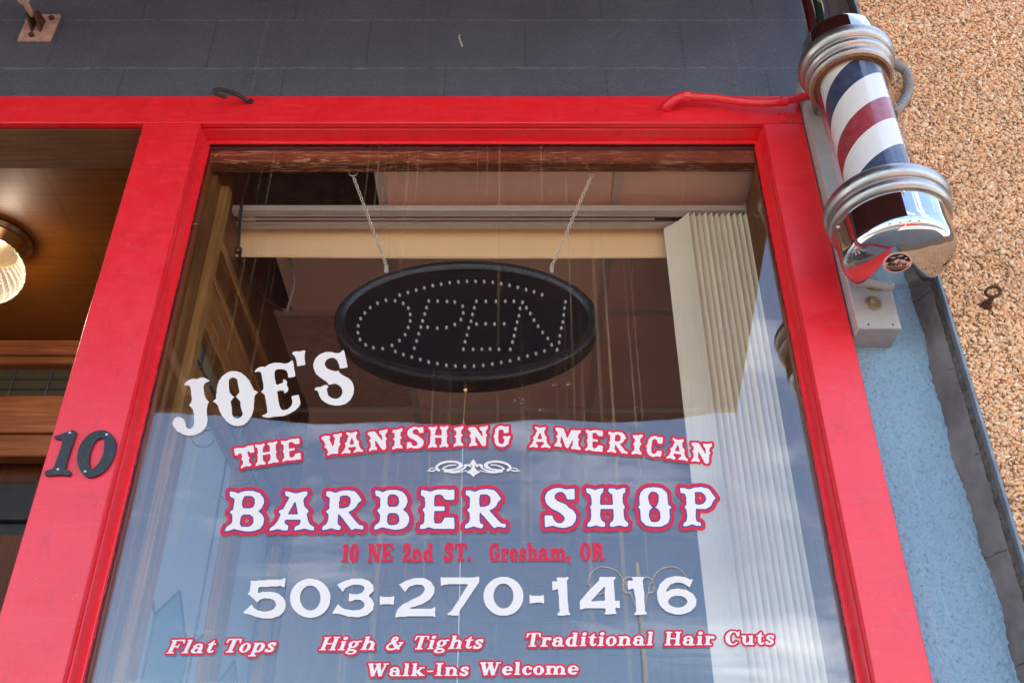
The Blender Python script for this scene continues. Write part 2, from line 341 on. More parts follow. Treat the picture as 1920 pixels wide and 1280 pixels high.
M['tan_plate'] = plain('primered_steel', (0.50, 0.30, 0.23), 0.7, 0.1, var=0.3, vscale=40, bmp=0.4, bscale=180)
M['brass'] = plain('brass', (0.60, 0.42, 0.19), 0.20, 1.0, var=0.1)
M['steel'] = plain('chain_steel', (0.78, 0.68, 0.54), 0.3, 0.5, var=0.1)
M['nail'] = plain('nail_head', (0.72, 0.68, 0.62), 0.4, 0.2, var=0.1)
M['black'] = plain('black_plastic', (0.010, 0.010, 0.011), 0.30, var=0.2)
M['lens'] = plain('smoked_lens', (0.006, 0.008, 0.011), 0.12, var=0.1)
M['rubber'] = plain('black_rubber', (0.018, 0.016, 0.015), 0.55)
M['forged'] = plain('hammered_black_paint', (0.022, 0.024, 0.027), 0.42, var=0.3, vscale=60, bmp=0.8, bscale=130, bdist=0.002)
M['led'] = plain('clear_led', (0.66, 0.60, 0.56), 0.25, var=0.05, coat=0.5)
M['cream'] = plain('cream_vinyl', (0.95, 0.62, 0.32), 0.5, var=0.04, vscale=3)
M['vane'] = plain('cream_vane', (0.92, 0.80, 0.60), 0.55, var=0.04, vscale=4)
M['headrail'] = plain('headrail_vinyl', (0.55, 0.49, 0.42), 0.4, var=0.06)
M['slot'] = plain('dark_slot', (0.03, 0.022, 0.018), 0.6)
M['string'] = plain('white_cord', (0.72, 0.68, 0.66), 0.7)
M['grey_flex'] = plain('grey_conduit', (0.27, 0.26, 0.25), 0.5, var=0.1)
M['vinyl_white'] = plain('white_vinyl', (0.79, 0.715, 0.645), 0.45, var=0.02, vscale=6)
M['vinyl_red'] = plain('red_vinyl', (0.62, 0.018, 0.050), 0.45, var=0.05, vscale=6, spec=0.25)
M['vinyl_blue'] = plain('blue_vinyl', (0.055, 0.035, 0.20), 0.4, var=0.05)
M['came'] = plain('lead_came', (0.10, 0.11, 0.12), 0.45, 0.7, var=0.2)
M['door_dark'] = plain('dark_door', (0.022, 0.018, 0.016), 0.4, var=0.3)
for k_, c_ in (('teal', (0.25, 0.48, 0.56)), ('violet', (0.20, 0.10, 0.30)), ('amber', (0.20, 0.17, 0.10)), ('smoke', (0.34, 0.40, 0.46))):
    m_, nt_, b_ = newmat(k_ + '_art_glass'); b_.inputs['Base Color'].default_value = (*c_, 1); b_.inputs['Roughness'].default_value = 0.12
    tl_ = N(nt_, 'ShaderNodeBsdfTranslucent'); tl_.inputs[0].default_value = (*c_, 1)
    mx_ = N(nt_, 'ShaderNodeMixShader'); mx_.inputs[0].default_value = 0.6; nt_.links.new(b_.outputs[0], mx_.inputs[1]); nt_.links.new(tl_.outputs[0], mx_.inputs[2])
    bump(nt_, b_, noise(nt_, coords(nt_), 60, 3), 0.4, 0.002)
    nt_.links.new(mx_.outputs[0], nt_.nodes['Material Output'].inputs[0]); M[k_] = m_
def awning_mat(name, striped):
    m, nt, b = newmat(name); t = nt.nodes.new('ShaderNodeTexCoord'); s = N(nt, 'ShaderNodeSeparateXYZ'); nt.links.new(t.outputs['Object'], s.inputs[0])
    if striped:
        f = math_(nt, 'FRACT', math_(nt, 'DIVIDE', math_(nt, 'ADD', s.outputs['X'], 10.0), 0.036))
        r = nt.nodes.new('ShaderNodeValToRGB'); r.color_ramp.interpolation = 'CONSTANT'; e = r.color_ramp.elements
        e[0].position = 0; e[0].color = (0.11, 0.012, 0.018, 1); e[1].position = 0.45; e[1].color = (0.6, 0.48, 0.36, 1)
        for p, c in ((0.52, (0.012, 0.05, 0.03)), (0.86, (0.6, 0.48, 0.36)), (0.94, (0.11, 0.012, 0.018))): q = e.new(p); q.color = (*c, 1)
        nt.links.new(f, r.inputs[0]); c = r.outputs[0]
    else: c = ramp(nt, noise(nt, coords(nt), 5, 4), [(0.3, (0.062, 0.012, 0.012)), (0.7, (0.085, 0.016, 0.015))])
    nt.links.new(c, b.inputs['Base Color']); b.inputs['Roughness'].default_value = 0.9
    tl = N(nt, 'ShaderNodeBsdfTranslucent'); nt.links.new(c, tl.inputs[0]); mx = N(nt, 'ShaderNodeMixShader'); mx.inputs[0].default_value = 0.22
    nt.links.new(b.outputs[0], mx.inputs[1]); nt.links.new(tl.outputs[0], mx.inputs[2]); nt.links.new(mx.outputs[0], nt.nodes['Material Output'].inputs[0])
    bump(nt, b, noise(nt, coords(nt), 500, 2), 0.3, 0.001); return m
M['awning'] = awning_mat('awning_canvas', False); M['awning_stripe'] = awning_mat('striped_awning_canvas', True)
def stripe_mat():
    m, nt, b = newmat('barber_stripes'); t = nt.nodes.new('ShaderNodeTexCoord'); s = N(nt, 'ShaderNodeSeparateXYZ'); nt.links.new(t.outputs['Object'], s.inputs[0])
    an = math_(nt, 'DIVIDE', math_(nt, 'ARCTAN2', s.outputs['Y'], s.outputs['X']), 2*math.pi)
    z = math_(nt, 'DIVIDE', s.outputs['Z'], STRIPE_PITCH)
    f = math_(nt, 'FRACT', math_(nt, 'ADD', math_(nt, 'SUBTRACT', z, an), 10.0 + STRIPE_PHASE))
    r = nt.nodes.new('ShaderNodeValToRGB'); r.color_ramp.interpolation = 'CONSTANT'; e = r.color_ramp.elements
    e[0].position = 0; e[0].color = (0.80, 0.77, 0.72, 1); e[1].position = 0.25; e[1].color = (0.012, 0.026, 0.085, 1)
    for p, c in ((0.48, (0.80, 0.77, 0.72)), (0.75, (0.32, 0.012, 0.024)), (0.98, (0.80, 0.77, 0.72))): q = e.new(p); q.color = (*c, 1)
    nt.links.new(f, r.inputs[0]); nt.links.new(mixc(nt, 0.06, r.outputs[0], ramp(nt, noise(nt, coords(nt), 60, 4), [(0.3, (0.1, 0.1, 0.1)), (0.7, (0.9, 0.9, 0.9))])), b.inputs['Base Color']); b.inputs['Roughness'].default_value = 0.4; return m
STRIPE_PITCH, STRIPE_PHASE = 0.30, 0.56
M['stripes'] = stripe_mat()

# ------------------------------------------------------------------ the setting: ground, street, shells
WY = 0.045                                    # face of the painted block wall; the red frame stands proud of it at Y = 0
mb = MB(); mb.box(-60, -4.2, -0.6, 60, 8, 0.0); tag(obj('pavement', mb, M['concrete']), kind='structure')
mb = MB(); mb.box(-60, -4.35, -0.6, 60, -4.2, 0.004, 0.01); tag(obj('kerb', mb, M['concrete']), kind='structure')
mb = MB(); mb.add([(-600,-600,-0.14),(600,-600,-0.14),(600,-4.35,-0.14),(-600,-4.35,-0.14)], [(0,1,2,3)]); tag(obj('road', mb, M['asphalt']), kind='structure')
mb = MB(); mb.box(-60, -32, -0.13, 60, -16, 0.0, 0.02); tag(obj('far_pavement', mb, M['concrete']), kind='structure')
mb = MB(); mb.box(-2.4, 1.3, 0.004, 1.0, 6.0, 0.02); mb.box(-0.75, 0.2, 0.004, 1.0, 1.3, 0.02); tag(obj('shop_floor', mb, M['floor']), kind='structure')
mb = MB(); mb.box(-5, 6.0, 0, 3, 6.2, 4.95); mb.box(0.96, 0.2, 0.02, 1.1, 6.0, 4.95); mb.box(-5, WY+0.2, 0, -4.8, 6.0, 4.95); tag(obj('shop_wall', mb, M['plaster']), kind='structure')
mb = MB(); mb.box(-5, WY+0.2, 4.95, 3, 6.2, 5.0); tag(obj('roof', mb, M['asphalt']), kind='structure')
# suspended ceiling of the shop
CZ = 3.45
gx = [-2.26, -1.62, -0.98, -0.355, 0.285, 0.925]; gy = [0.115, 0.78, 1.39, 2.0, 2.61, 3.22, 3.83, 4.44, 5.05, 5.66, 6.0]
mb = MB(); mr = MB(); mt = MB()
for i in range(len(gx) - 1):
    for j in range(len(gy) - 1):
        x0, x1, y0, y1 = gx[i], gx[i+1], gy[j], gy[j+1]
        if i < 2 and j < 2: continue
        if x1 < -0.3 and j == 0:
            if i == 2: mb.box(-0.70, 0.48, CZ + 0.003, x1, y1, CZ + 0.018)
            continue
        (mr if (i == 2 and j == 1) else mb).box(x0, y0, CZ + 0.003, x1, y1, CZ + 0.018)
for x in gx[2:-1]: mt.box(x - 0.012, 0.115 if x > -0.9 else 1.39, CZ - 0.002, x + 0.012, 6.0, CZ + 0.002); mt.box(x - 0.002, 0.115 if x > -0.9 else 1.39, CZ + 0.004, x + 0.002, 6.0, CZ + 0.03)
for y in gy[1:-1]: mt.box(gx[0] if y > 1.2 else -0.76, y - 0.012, CZ - 0.0012, gx[-1], y + 0.012, CZ + 0.001)
mt.box(-0.355, 0.108, CZ - 0.006, 0.96, 0.116, CZ + 0.01)
ceil = tag(obj('ceiling', mb, M['tile']), kind='structure')
obj('textured_panel', mr, M['tile_rough'], ceil); obj('tee_bar_grid', mt, M['tbar'], ceil)
mb = MB()
for k, y in enumerate((0.20, 0.42)): mb.box(-0.98, y, CZ + 0.10, -0.30, y + 0.05, CZ + 0.26, 0.004)
mb.box(-0.98, 0.1, CZ + 0.27, -0.30, 0.9, CZ + 0.30); mb.box(-0.32, 0.12, CZ + 0.019, -0.30, 0.8, CZ + 0.26)
tag(obj('ceiling_joist', mb, M['joist']), kind='structure')

# ------------------------------------------------------------------ painted block wall round the shop front
mb = MB(); mb.box(-5, WY, 3.589, 0.925, WY + 0.15, 4.95); mb.box(-5, WY, 0, -2.6, WY + 0.15, 3.589)
bw = obj('block_wall', mb, M['slate']); tag(bw, 'slate grey painted concrete block wall above the red window frame', 'wall')
from mathutils import noise as mno
mb = MB(); mb.box(0.70, WY, 0, 1.2, WY + 0.15, 1.9); mb.box(0.70, WY + 0.004, 1.9, 1.2, WY + 0.15, 3.588); mb.box(0.926, WY, 3.5882, 1.2, WY + 0.15, 4.95)
mb.box(-0.80, WY + 0.03, 0, 0.70, WY + 0.15, 0.62)
gx_ = np.arange(0.742, 0.9305, 0.0026); gz_ = np.arange(1.9, 3.589, 0.0026); vs = []
for z in gz_:
    for x in gx_:
        h = mno.noise((x*115, 0.0, z*115))*0.0024 + abs(mno.noise((x*62, 3.0, z*62)))*0.0036 + mno.noise((x*22, 7.0, z*22))*0.0010
        vs.append((x, WY - 0.0014 - h, z))
w_ = len(gx_); mb.add(vs, [(r_*w_+c_, r_*w_+c_+1, (r_+1)*w_+c_+1, (r_+1)*w_+c_) for r_ in range(len(gz_)-1) for c_ in range(w_-1)])
tag(obj('block_pier', mb, M['block'], smooth=60), 'rough blue painted pier right of the window, below the barber pole', 'wall')
# small paint drip / chip marks on the wall
mb = MB()
c0 = [at_y(x, y, WY - 0.0006) for x, y in ((862, 66), (861, 72), (864, 80), (867, 88))]
mb.tube(c0, 0.0022, 6)
obj('paint_drip', mb, M['nail'], bw)

# ------------------------------------------------------------------ neighbouring wall of exposed aggregate
NX, NY = 0.957, -0.035
nw = empty('aggregate_wall', (NX, NY, 0), 'tan exposed aggregate wall of the next building on the right', 'wall')
mb = MB(); mb.box(NX, NY + 0.0025, 0, 6, 0.3, 4.98); obj('aggregate_bed', mb, M['chip_bed'], nw)
rng = np.random.default_rng(3)
def chips():
    t = (1 + 5 ** 0.5) / 2
    V = np.array([(-1,t,0),(1,t,0),(-1,-t,0),(1,-t,0),(0,-1,t),(0,1,t),(0,-1,-t),(0,1,-t),(t,0,-1),(t,0,1),(-t,0,-1),(-t,0,1)], float); V /= np.linalg.norm(V[0])
    F = np.array([(0,11,5),(0,5,1),(0,1,7),(0,7,10),(0,10,11),(1,5,9),(5,11,4),(11,10,2),(10,7,6),(7,1,8),(3,9,4),(3,4,2),(3,2,6),(3,6,8),(3,8,9),(4,9,5),(2,4,11),(6,2,10),(8,6,7),(9,8,1)])
    pts = []
    for layer, (st, dy) in enumerate(((0.0070, 0.0), (0.0086, -0.0022))):
        xs = np.arange(NX + 0.004, 1.60, st); zs = np.arange(2.0, 4.35, st * 0.92)
        X, Z = np.meshgrid(xs, zs); X = X + (np.arange(len(zs)) % 2)[:, None] * st / 2
        P = np.stack([X.ravel(), np.full(X.size, NY + 0.003 + dy), Z.ravel()], 1); P[:, 0] += rng.normal(0, st*0.22, len(P)); P[:, 2] += rng.normal(0, st*0.22, len(P)); P[:, 1] += rng.normal(0, 0.0009, len(P))
        pts.append(P[rng.random(len(P)) < (1.0, 0.62)[layer]])
    P = np.concatenate(pts); P = P[P[:, 0] > NX + 0.003]; n = len(P)
    sc = np.stack([rng.uniform(0.0034, 0.0070, n), rng.uniform(0.0020, 0.0032, n), rng.uniform(0.0028, 0.0050, n)], 1)
    sc *= np.exp(rng.normal(0, 0.24, n))[:, None]
    a = rng.uniform(0, np.pi, n); tl = rng.normal(0, 0.30, n); t2 = rng.normal(0, 0.30, n)
    L = V[None] * (1 + rng.normal(0, 0.20, (n, 12, 1))) * sc[:, None, :]
    def rot(L, ang, i, j):
        c, s = np.cos(ang)[:, None], np.sin(ang)[:, None]; A = L.copy(); A[:, :, i] = L[:, :, i]*c - L[:, :, j]*s; A[:, :, j] = L[:, :, i]*s + L[:, :, j]*c; return A
    L = rot(L, tl, 0, 1); L = rot(L, t2, 1, 2); L = rot(L, a, 0, 2)
    W = (L + P[:, None, :] - np.array([NX, NY, 0])).reshape(-1, 3)
    FF = (F[None] + (np.arange(n) * 12)[:, None, None]).reshape(-1, 3)
    me = bpy.data.meshes.new('aggregate_chips'); me.vertices.add(len(W)); me.vertices.foreach_set('co', W.ravel())
    me.loops.add(FF.size); me.loops.foreach_set('vertex_index', FF.ravel().astype(np.int32)); me.polygons.add(len(FF))
    me.polygons.foreach_set('loop_start', np.arange(0, FF.size, 3, dtype=np.int32)); me.update(calc_edges=True)
    at = me.attributes.new('tone', 'FLOAT', 'POINT'); at.data.foreach_set('value', np.repeat(np.clip(rng.normal(0.5, 0.24, n), 0, 1), 12))
    me.materials.append(M['chips']); o = bpy.data.objects.new('aggregate_chips', me); COL.objects.link(o); o.parent = nw; o['kind'] = 'stuff'
chips()
# cement return between the block wall and the aggregate, with its ragged painted edge and open joints
zs = np.arange(0.0, 4.95, 0.02); r2 = random.Random(5)
def edge(z): return 0.9205 + 0.0045*math.sin(z*9.1) + 0.003*math.sin(z*31+1) + r2.uniform(-0.0018, 0.0018)
mb = MB(); vs = []; zs2 = np.arange(0.0, 4.95, 0.008); NC = 15
for z in zs2:
    e = edge(z) + 0.003*mno.noise((z*40, 0, 1)) + 0.002*mno.noise((z*120, 0, 2)); g = 0.9455 + 0.003*mno.noise((z*55, 2, 0))
    A_ = [(e, WY - 0.0022), (e + 0.002, WY - 0.0065), (0.9335 + (e - 0.9205)*0.4, WY - 0.028), (g, -0.012), (g + 0.002, -0.004)]
    for k in range(NC):
        t = k/(NC-1)*4; q = min(3, int(t)); t -= q; x = A_[q][0] + (A_[q+1][0]-A_[q][0])*t; y = A_[q][1] + (A_[q+1][1]-A_[q][1])*t
        d = (mno.noise((k*0.9, z*90, 5))*0.0011 + mno.noise((k*0.35, z*28, 9))*0.0016)*(1 if 0 < k < NC-1 else 0); vs.append((x - d, y - d*0.4, z))
mb.add(vs, [(i*NC+k, i*NC+k+1, (i+1)*NC+k+1, (i+1)*NC+k) for i in range(len(zs2)-1) for k in range(NC-1)])
obj('cement_return', mb, M['mortar'], nw, 60)
mb = MB()
for z in (1.93, 2.125, 2.33, 2.535, 2.74, 2.945):     # hairline joints in the cement
    mb.tube([(0.9215, WY - 0.0055, z + r2.uniform(-0.004, 0.004)), (0.9275, WY - 0.017, z), (0.9345, WY - 0.030, z + 0.003), (0.943, -0.009, z)], 0.0011, 5)
obj('cement_crack', mb, M['mortar_dark'], nw)
vs = []
mb = MB()
for z in zs:
    for x, y in ((0.9445, -0.004 + r2.uniform(0, 0.004)), (0.948 + r2.uniform(-0.002, 0.001), -0.016 + r2.uniform(-0.004, 0.004)), (0.9515, NY + 0.004)): vs.append((x, y, z))
mb.add(vs, [(i*3+k, i*3+k+1, (i+1)*3+k+1, (i+1)*3+k) for i in range(len(zs)-1) for k in range(2)])
obj('crumbled_filler', mb, M['mortar_dark'], nw)
mb = MB(); mb.box(0.9505, NY - 0.006, 0, 0.9575, NY + 0.03, 5.0, 0.0012); obj('zinc_flashing', mb, M['zinc'], nw)

# ------------------------------------------------------------------ the red shop window
LX0, LX1, RX0, RX1 = -0.9466, -0.800, 0.645, 0.7486
HZ0, HZ1, SILL = 3.491, 3.591, 0.62
win = empty('shop_window', (0, 0, SILL), 'red framed barber shop window with painted lettering on its glass', 'window')
mb = MB(); mb.box(-3.2, 0, HZ0, RX1, 0.019, HZ1, 0.0022); mb.box(-3.2, 0.0195, HZ0 + 0.004, RX1 - 0.002, 0.12, HZ1 - 0.004); obj('head_rail', mb, M['red'], win, 40)
mb = MB(); mb.box(LX0, 0.0012, 0, LX1, 0.019, HZ0 - 0.0005, 0.0022); mb.box(LX0 + 0.004, 0.0195, 0, LX1 - 0.002, 0.10, HZ0 + 0.003); obj('post', mb, M['red'], win, 40)
mb = MB(); mb.box(RX0, 0.0012, 0, RX1, 0.019, HZ0 - 0.0005, 0.0022); mb.box(RX0 + 0.002, 0.0195, 0, RX1 - 0.002, WY + 0.02, HZ0 + 0.003); obj('post', mb, M['red'], win, 40)
mb = MB()
mb.box(LX1 - 0.003, 0.021, SILL, LX1 + 0.003, 0.061, HZ0 - 0.003, 0.0012); mb.box(RX0 - 0.003, 0.021, SILL, RX0 + 0.003, 0.061, HZ0 - 0.003, 0.0012)
mb.box(LX1 - 0.003, 0.0205, HZ0 - 0.003, RX0 + 0.003, 0.0605, HZ0 + 0.003, 0.0012)
mb.box(LX1 - 0.003, 0.058, SILL, LX1 + 0.011, 0.0645, HZ0 - 0.014, 0.0016); mb.box(RX0 - 0.011, 0.058, SILL, RX0 + 0.003, 0.0645, HZ0 - 0.014, 0.0016)
mb.box(LX1 - 0.003, 0.0575, HZ0 - 0.0145, RX0 + 0.003, 0.0645, HZ0 - 0.003, 0.0016)
obj('glazing_bead', mb, M['red'], win, 40)
# ragged paint line along the bead, where the red laps on to the glass
mb = MB(); r3 = random.Random(2)
for X, sgn in ((LX1 + 0.011, 1), (RX0 - 0.011, -1)):
    q = np.arange(SILL, HZ0 - 0.016, 0.006); vs = []
    for z in q: vs += [(X - sgn*0.004, 0.0651, z), (X + sgn*max(0.0004, 0.0010 + r3.gauss(0, 0.0006)), 0.0655, z)]
    mb.add(vs, [(2*i, 2*i+1, 2*i+3, 2*i+2) for i in range(len(q)-1)])
obj('paint_lap', mb, M['red'], win)
mb = MB(); mb.box(LX1, 0.0, SILL - 0.06, RX0, 0.12, SILL, 0.003); obj('sill', mb, M['red'], win, 40)
mb = MB(); mb.box(-0.74, 0.197, SILL, 0.66, 0.85, SILL + 0.03, 0.003); obj('bounce_shelf', mb, plain('bounce_white', (0.82, 0.74, 0.64), 0.5), win, 40)  # unseen white board, added to bounce daylight up to ceiling and valance
G0, G1 = 0.0660, 0.0708
mb = MB()
for y in (G0, G1): mb.add([(LX1 - 0.001, y, SILL), (RX0 + 0.001, y, SILL), (RX0 + 0.001, y, HZ0 - 0.004), (LX1 - 0.001, y, HZ0 - 0.004)], [(0, 1, 2, 3)])
pane = obj('glass_pane', mb, M['pane'], win)
# black setting compound, then the varnished inner frame
mb = MB(); mb.box(LX1 + 0.001, 0.0714, HZ0 - 0.022, RX0 - 0.001, 0.078, HZ0 - 0.008); mb.box(LX1 + 0.001, 0.0714, SILL, LX1 + 0.0125, 0.078, HZ0 - 0.022); mb.box(RX0 - 0.0125, 0.0714, SILL, RX0 - 0.001, 0.078, HZ0 - 0.022)
obj('gasket', mb, M['rubber'], win)
mb = MB(); mb.box(LX1 + 0.002, 0.079, 3.425, RX0 - 0.002, 0.112, HZ0 - 0.004, 0.0015); obj('inner_head', mb, M['worn_wood'], win, 40)
mb = MB(); mb.box(LX1 - 0.02, 0.0785, SILL, LX1 + 0.014, 0.118, 3.424, 0.0015); mb.box(LX1 - 0.02, 0.1185, SILL, LX1 + 0.027, 0.160, 3.424, 0.002); obj('inner_jamb', mb, M['wood_mid'], win, 40)
mb = MB(); mb.box(LX1 - 0.02, 0.1605, SILL, -0.752, 0.196, 3.424, 0.003); obj('jamb_stop', mb, M['wood_v'], win, 40)
mb = MB(); mb.box(RX0 - 0.013, 0.0785, SILL, RX0 + 0.02, 0.115, 3.424, 0.0015); mb.box(RX0 - 0.010, 0.116, SILL, RX0 + 0.06, 0.34, 3.424, 0.002); obj('inner_jamb', mb, M['wood_mid'], win, 40)

# ------------------------------------------------------------------ timber and leaded-glass side of the window bay
PX = -0.760
pt = empty('wood_partition', (PX, 0.2, 0), 'varnished wood partition with leaded glass along the left side of the window bay', 'partition')
PE = 1.28
mb = MB(); mb.box(PX - 0.06, 0.197, 3.262, PX, PE, 3.60, 0.002); mb.box(PX - 0.05, 0.197, 3.150, PX - 0.010, PE, 3.240, 0.001); obj('panel', mb, M['wood_dark'], pt, 40)
mb = MB(); mb.box(PX - 0.05, 0.197, 3.240, PX + 0.008, PE, 3.260, 0.003); mb.box(PX - 0.05, 0.197, 3.252, PX + 0.006, PE, 3.270, 0.002); obj('rail', mb, M['wood_y'], pt, 40)
mb = MB(); mb.box(PX - 0.05, 0.197, 3.040, PX + 0.002, PE, 3.136, 0.003); mb.box(PX - 0.05, 0.197, 3.128, PX + 0.008, PE, 3.148, 0.003); mb.box(PX - 0.05, 0.197, 2.996, PX + 0.007, PE, 3.034, 0.003); obj('rail', mb, M['wood_y'], pt, 40)
mb = MB(); mb.box(PX - 0.05, 0.197, 2.858, PX + 0.004, PE, 2.892, 0.003); obj('rail', mb, M['wood_y'], pt, 40)
mb = MB(); mb.box(PX - 0.06, PE + 0.002, 0, PX + 0.004, 1.42, 3.60, 0.003); obj('post', mb, M['wood_dark'], pt, 40)
for a_, b_ in ((0.197, 0.232), (0.70, 0.80), (1.245, 1.279)): mb = MB(); mb.box(PX - 0.05, a_, 0, PX + 0.008, b_, 2.855, 0.003); obj('stile', mb, M['wood_v'], pt, 40)
mb = MB(); mb.box(PX - 0.06, 1.422, 0, PX, 6.0, 3.45, 0.002); obj('plaster_panel', mb, M['plaster'], pt)
mb = MB(); lead = MB()
def came(a, b): lead.tube([(PX - 0.023, *a), (PX - 0.023, *b)], 0.0045, 6)
z0, z1 = 1.2, 2.855
for y0, y1 in ((0.232, 0.70), (0.80, 1.245)):
    mb.mat(3); mb.add([(PX - 0.024, y, z) for y, z in ((y0, z0), (y1, z0), (y1, z1), (y0, z1))], [(0, 1, 2, 3)]); ym = (y0 + y1)/2
    for dy in (-0.17, 0.17): came((ym + dy, z0), (ym + dy, z1))
    for k in range(2):
        zc = 2.22 - k*0.62
        hexa = [(ym, zc + 0.20), (ym + 0.13, zc + 0.10), (ym + 0.13, zc - 0.10), (ym, zc - 0.20), (ym - 0.13, zc - 0.10), (ym - 0.13, zc + 0.10)]
        mb.mat((0, 1)[k % 2]); mb.add([(PX - 0.0235, y, z) for y, z in hexa], [tuple(range(6))])
        for i in range(6): came(hexa[i], hexa[(i+1) % 6])
        came(hexa[1], (y1, zc + 0.17)); came(hexa[2], (y1, zc - 0.17)); came(hexa[4], (y0, zc - 0.17)); came(hexa[5], (y0, zc + 0.17)); came((ym, zc - 0.20), (ym, zc - 0.42))
mb.mat(2); mb.add([(PX - 0.024, y, z) for y, z in ((0.232, 2.893), (PE, 2.893), (PE, 2.995), (0.232, 2.995))], [(0, 1, 2, 3)])
for y in np.arange(0.30, PE, 0.085): came((y, 2.893), (y, 2.995))
came((0.232, 2.944), (PE, 2.944))
obj('leaded_glass', mb, [M['teal'], M['violet'], M['amber'], M['smoke']], pt); obj('lead_came', lead, M['came'], pt, 60)

# ------------------------------------------------------------------ entrance recess on the left
BY, PZ = 1.10, 3.53
mb = MB(); mb.box(-2.4, 0.164, PZ, LX0 + 0.09, BY + 0.1, PZ + 0.02); tag(obj('porch_ceiling', mb, M['ply']), kind='structure')
mb = MB(); mb.box(-2.6, 0.02, 0, -2.4, BY + 0.1, 3.55); tag(obj('porch_side_wall', mb, M['wood_dark']), kind='structure')
mb = MB(); mb.box(-3.0, 0.1205, HZ0 + 0.002, LX0 + 0.0035, 0.1625, HZ0 + 0.06); mb.box(-3.0, 0.026, HZ0 + 0.0015, LX0 + 0.0035, 0.120, HZ0 + 0.0035)
mb.box(-3.0, 0.022, HZ0 - 0.004, LX0 + 0.0035, 0.1635, HZ0 + 0.001, 0.001)
tag(obj('porch_beam', mb, M['rough_wood'], smooth=40), 'dark rough sawn beam behind the red head rail over the entrance', 'beam')
dr = empty('entrance_door', (-1.6, BY, 0), 'dark shop door under a wood framed leaded transom in the entrance recess', 'door')
mb = MB(); mb.box(-2.4, BY - 0.055, 3.43, LX0 + 0.06, BY, PZ - 0.001, 0.006); mb.box(-2.4, BY - 0.075, 3.455, LX0 + 0.06, BY - 0.056, 3.49, 0.006)
mb.box(-2.4, BY - 0.04, 3.16, LX0 + 0.06, BY, 3.312, 0.004); mb.box(-2.4, BY - 0.06, 3.16, LX0 + 0.06, BY - 0.041, 3.195, 0.005); mb.box(-2.4, BY - 0.058, 3.075, LX0 + 0.06, BY, 3.155, 0.005)
mb.box(-1.03, BY - 0.05, 0, LX0 + 0.06, BY, 3.07, 0.004); obj('door_frame', mb, M['wood_x'], dr, 40)
mb = MB(); mb.box(-2.4, BY - 0.012, 3.312, LX0 + 0.06, BY - 0.006, 3.43); tp = obj('transom_pane', mb, M['amber'], dr)
mb = MB()
for k in range(12): x = -2.33 + k*0.125; mb.tube([(x, BY - 0.014, 3.312), (x, BY - 0.014, 3.43)], 0.004, 6)
for z in (3.352, 3.392): mb.tube([(-2.4, BY - 0.015, z), (LX0 + 0.06, BY - 0.015, z)], 0.004, 6)
obj('lead_came', mb, M['came'], tp, 60)
mb = MB(); mb.box(-2.38, BY - 0.02, 0.02, -1.035, BY + 0.03, 3.0, 0.004); mb.box(-2.38, BY - 0.045, 2.86, -1.035, BY - 0.021, 2.99, 0.004); obj('door_leaf', mb, M['door_dark'], dr, 40)
mb = MB(); mb.box(-2.2, BY - 0.026, 0.9, -1.16, BY - 0.021, 2.82); obj('door_panel', mb, M['wood_dark'], dr)
mb = MB(); mb.tube([(-1.09, BY - 0.02, 1.0), (-1.09, BY - 0.07, 1.0), (-1.09, BY - 0.07, 1.2), (-1.09, BY - 0.02, 1.2)], 0.009, 8); obj('handle', mb, M['brass'], dr, 60)
mb = MB(); mb.box(-2.6, BY + 0.04, 0, LX0 + 0.09, BY + 0.1, PZ + 0.02); tag(obj('porch_back_wall', mb, M['wood_dark']), kind='structure')
# ceiling lamp with a swirled glass globe
LC = Vector((-1.553, 0.50, PZ))
lp = empty('ceiling_lamp', LC, 'lit swirled glass globe lamp with brass base on the porch ceiling', 'lamp')
mb = MB(); mb.lathe([(0.0, -0.001), (0.104, -0.001), (0.108, -0.012), (0.098, -0.022), (0.101, -0.030), (0.088, -0.046), (0.078, -0.058), (0.070, -0.058), (0.0, -0.05)], LC, 56); obj('brass_base', mb, M['brass'], lp, 30)
mb = MB(); prof = [(0.068, -0.055), (0.078, -0.066), (0.094, -0.090), (0.101, -0.118), (0.097, -0.146), (0.082, -0.172), (0.055, -0.190), (0.022, -0.198), (0.0005, -0.199)]
n = 216; vs = []; prof = [tuple(q) for q in catmull([Vector((a*1.10, 0, -0.055 + (b + 0.055)*1.10)) for a, b in prof], 5)]
for i, (r_, _, z_) in enumerate(prof):
    for k in range(n):
        a = 2*math.pi*k/n; rr = r_*(1 + 0.034*math.sin(32*(a + i*0.022))) ; vs.append((LC.x + rr*math.cos(a), LC.y + rr*math.sin(a), LC.z + z_))
mb.add(vs, [(i*n+k, i*n+(k+1) % n, (i+1)*n+(k+1) % n, (i+1)*n+k) for i in range(len(prof)-1) for k in range(n)])
m, nt_, b_ = newmat('swirl_glass'); tr_ = N(nt_, 'ShaderNodeBsdfTransparent'); tr_.inputs[0].default_value = (0.96, 0.94, 0.90, 1); tl_ = N(nt_, 'ShaderNodeBsdfTranslucent'); tl_.inputs[0].default_value = (0.9, 0.87, 0.8, 1)
b_.inputs['Base Color'].default_value = (0.75, 0.72, 0.66, 1); b_.inputs['Roughness'].default_value = 0.08
m1_ = N(nt_, 'ShaderNodeMixShader'); m1_.inputs[0].default_value = 0.05; nt_.links.new(b_.outputs[0], m1_.inputs[1]); nt_.links.new(tl_.outputs[0], m1_.inputs[2])
m2_ = N(nt_, 'ShaderNodeMixShader'); nt_.links.new(math_(nt_, 'ADD', math_(nt_, 'MULTIPLY', N(nt_, 'ShaderNodeLayerWeight', Blend=0.35).outputs['Facing'], 0.55), 0.05, True), m2_.inputs[0])
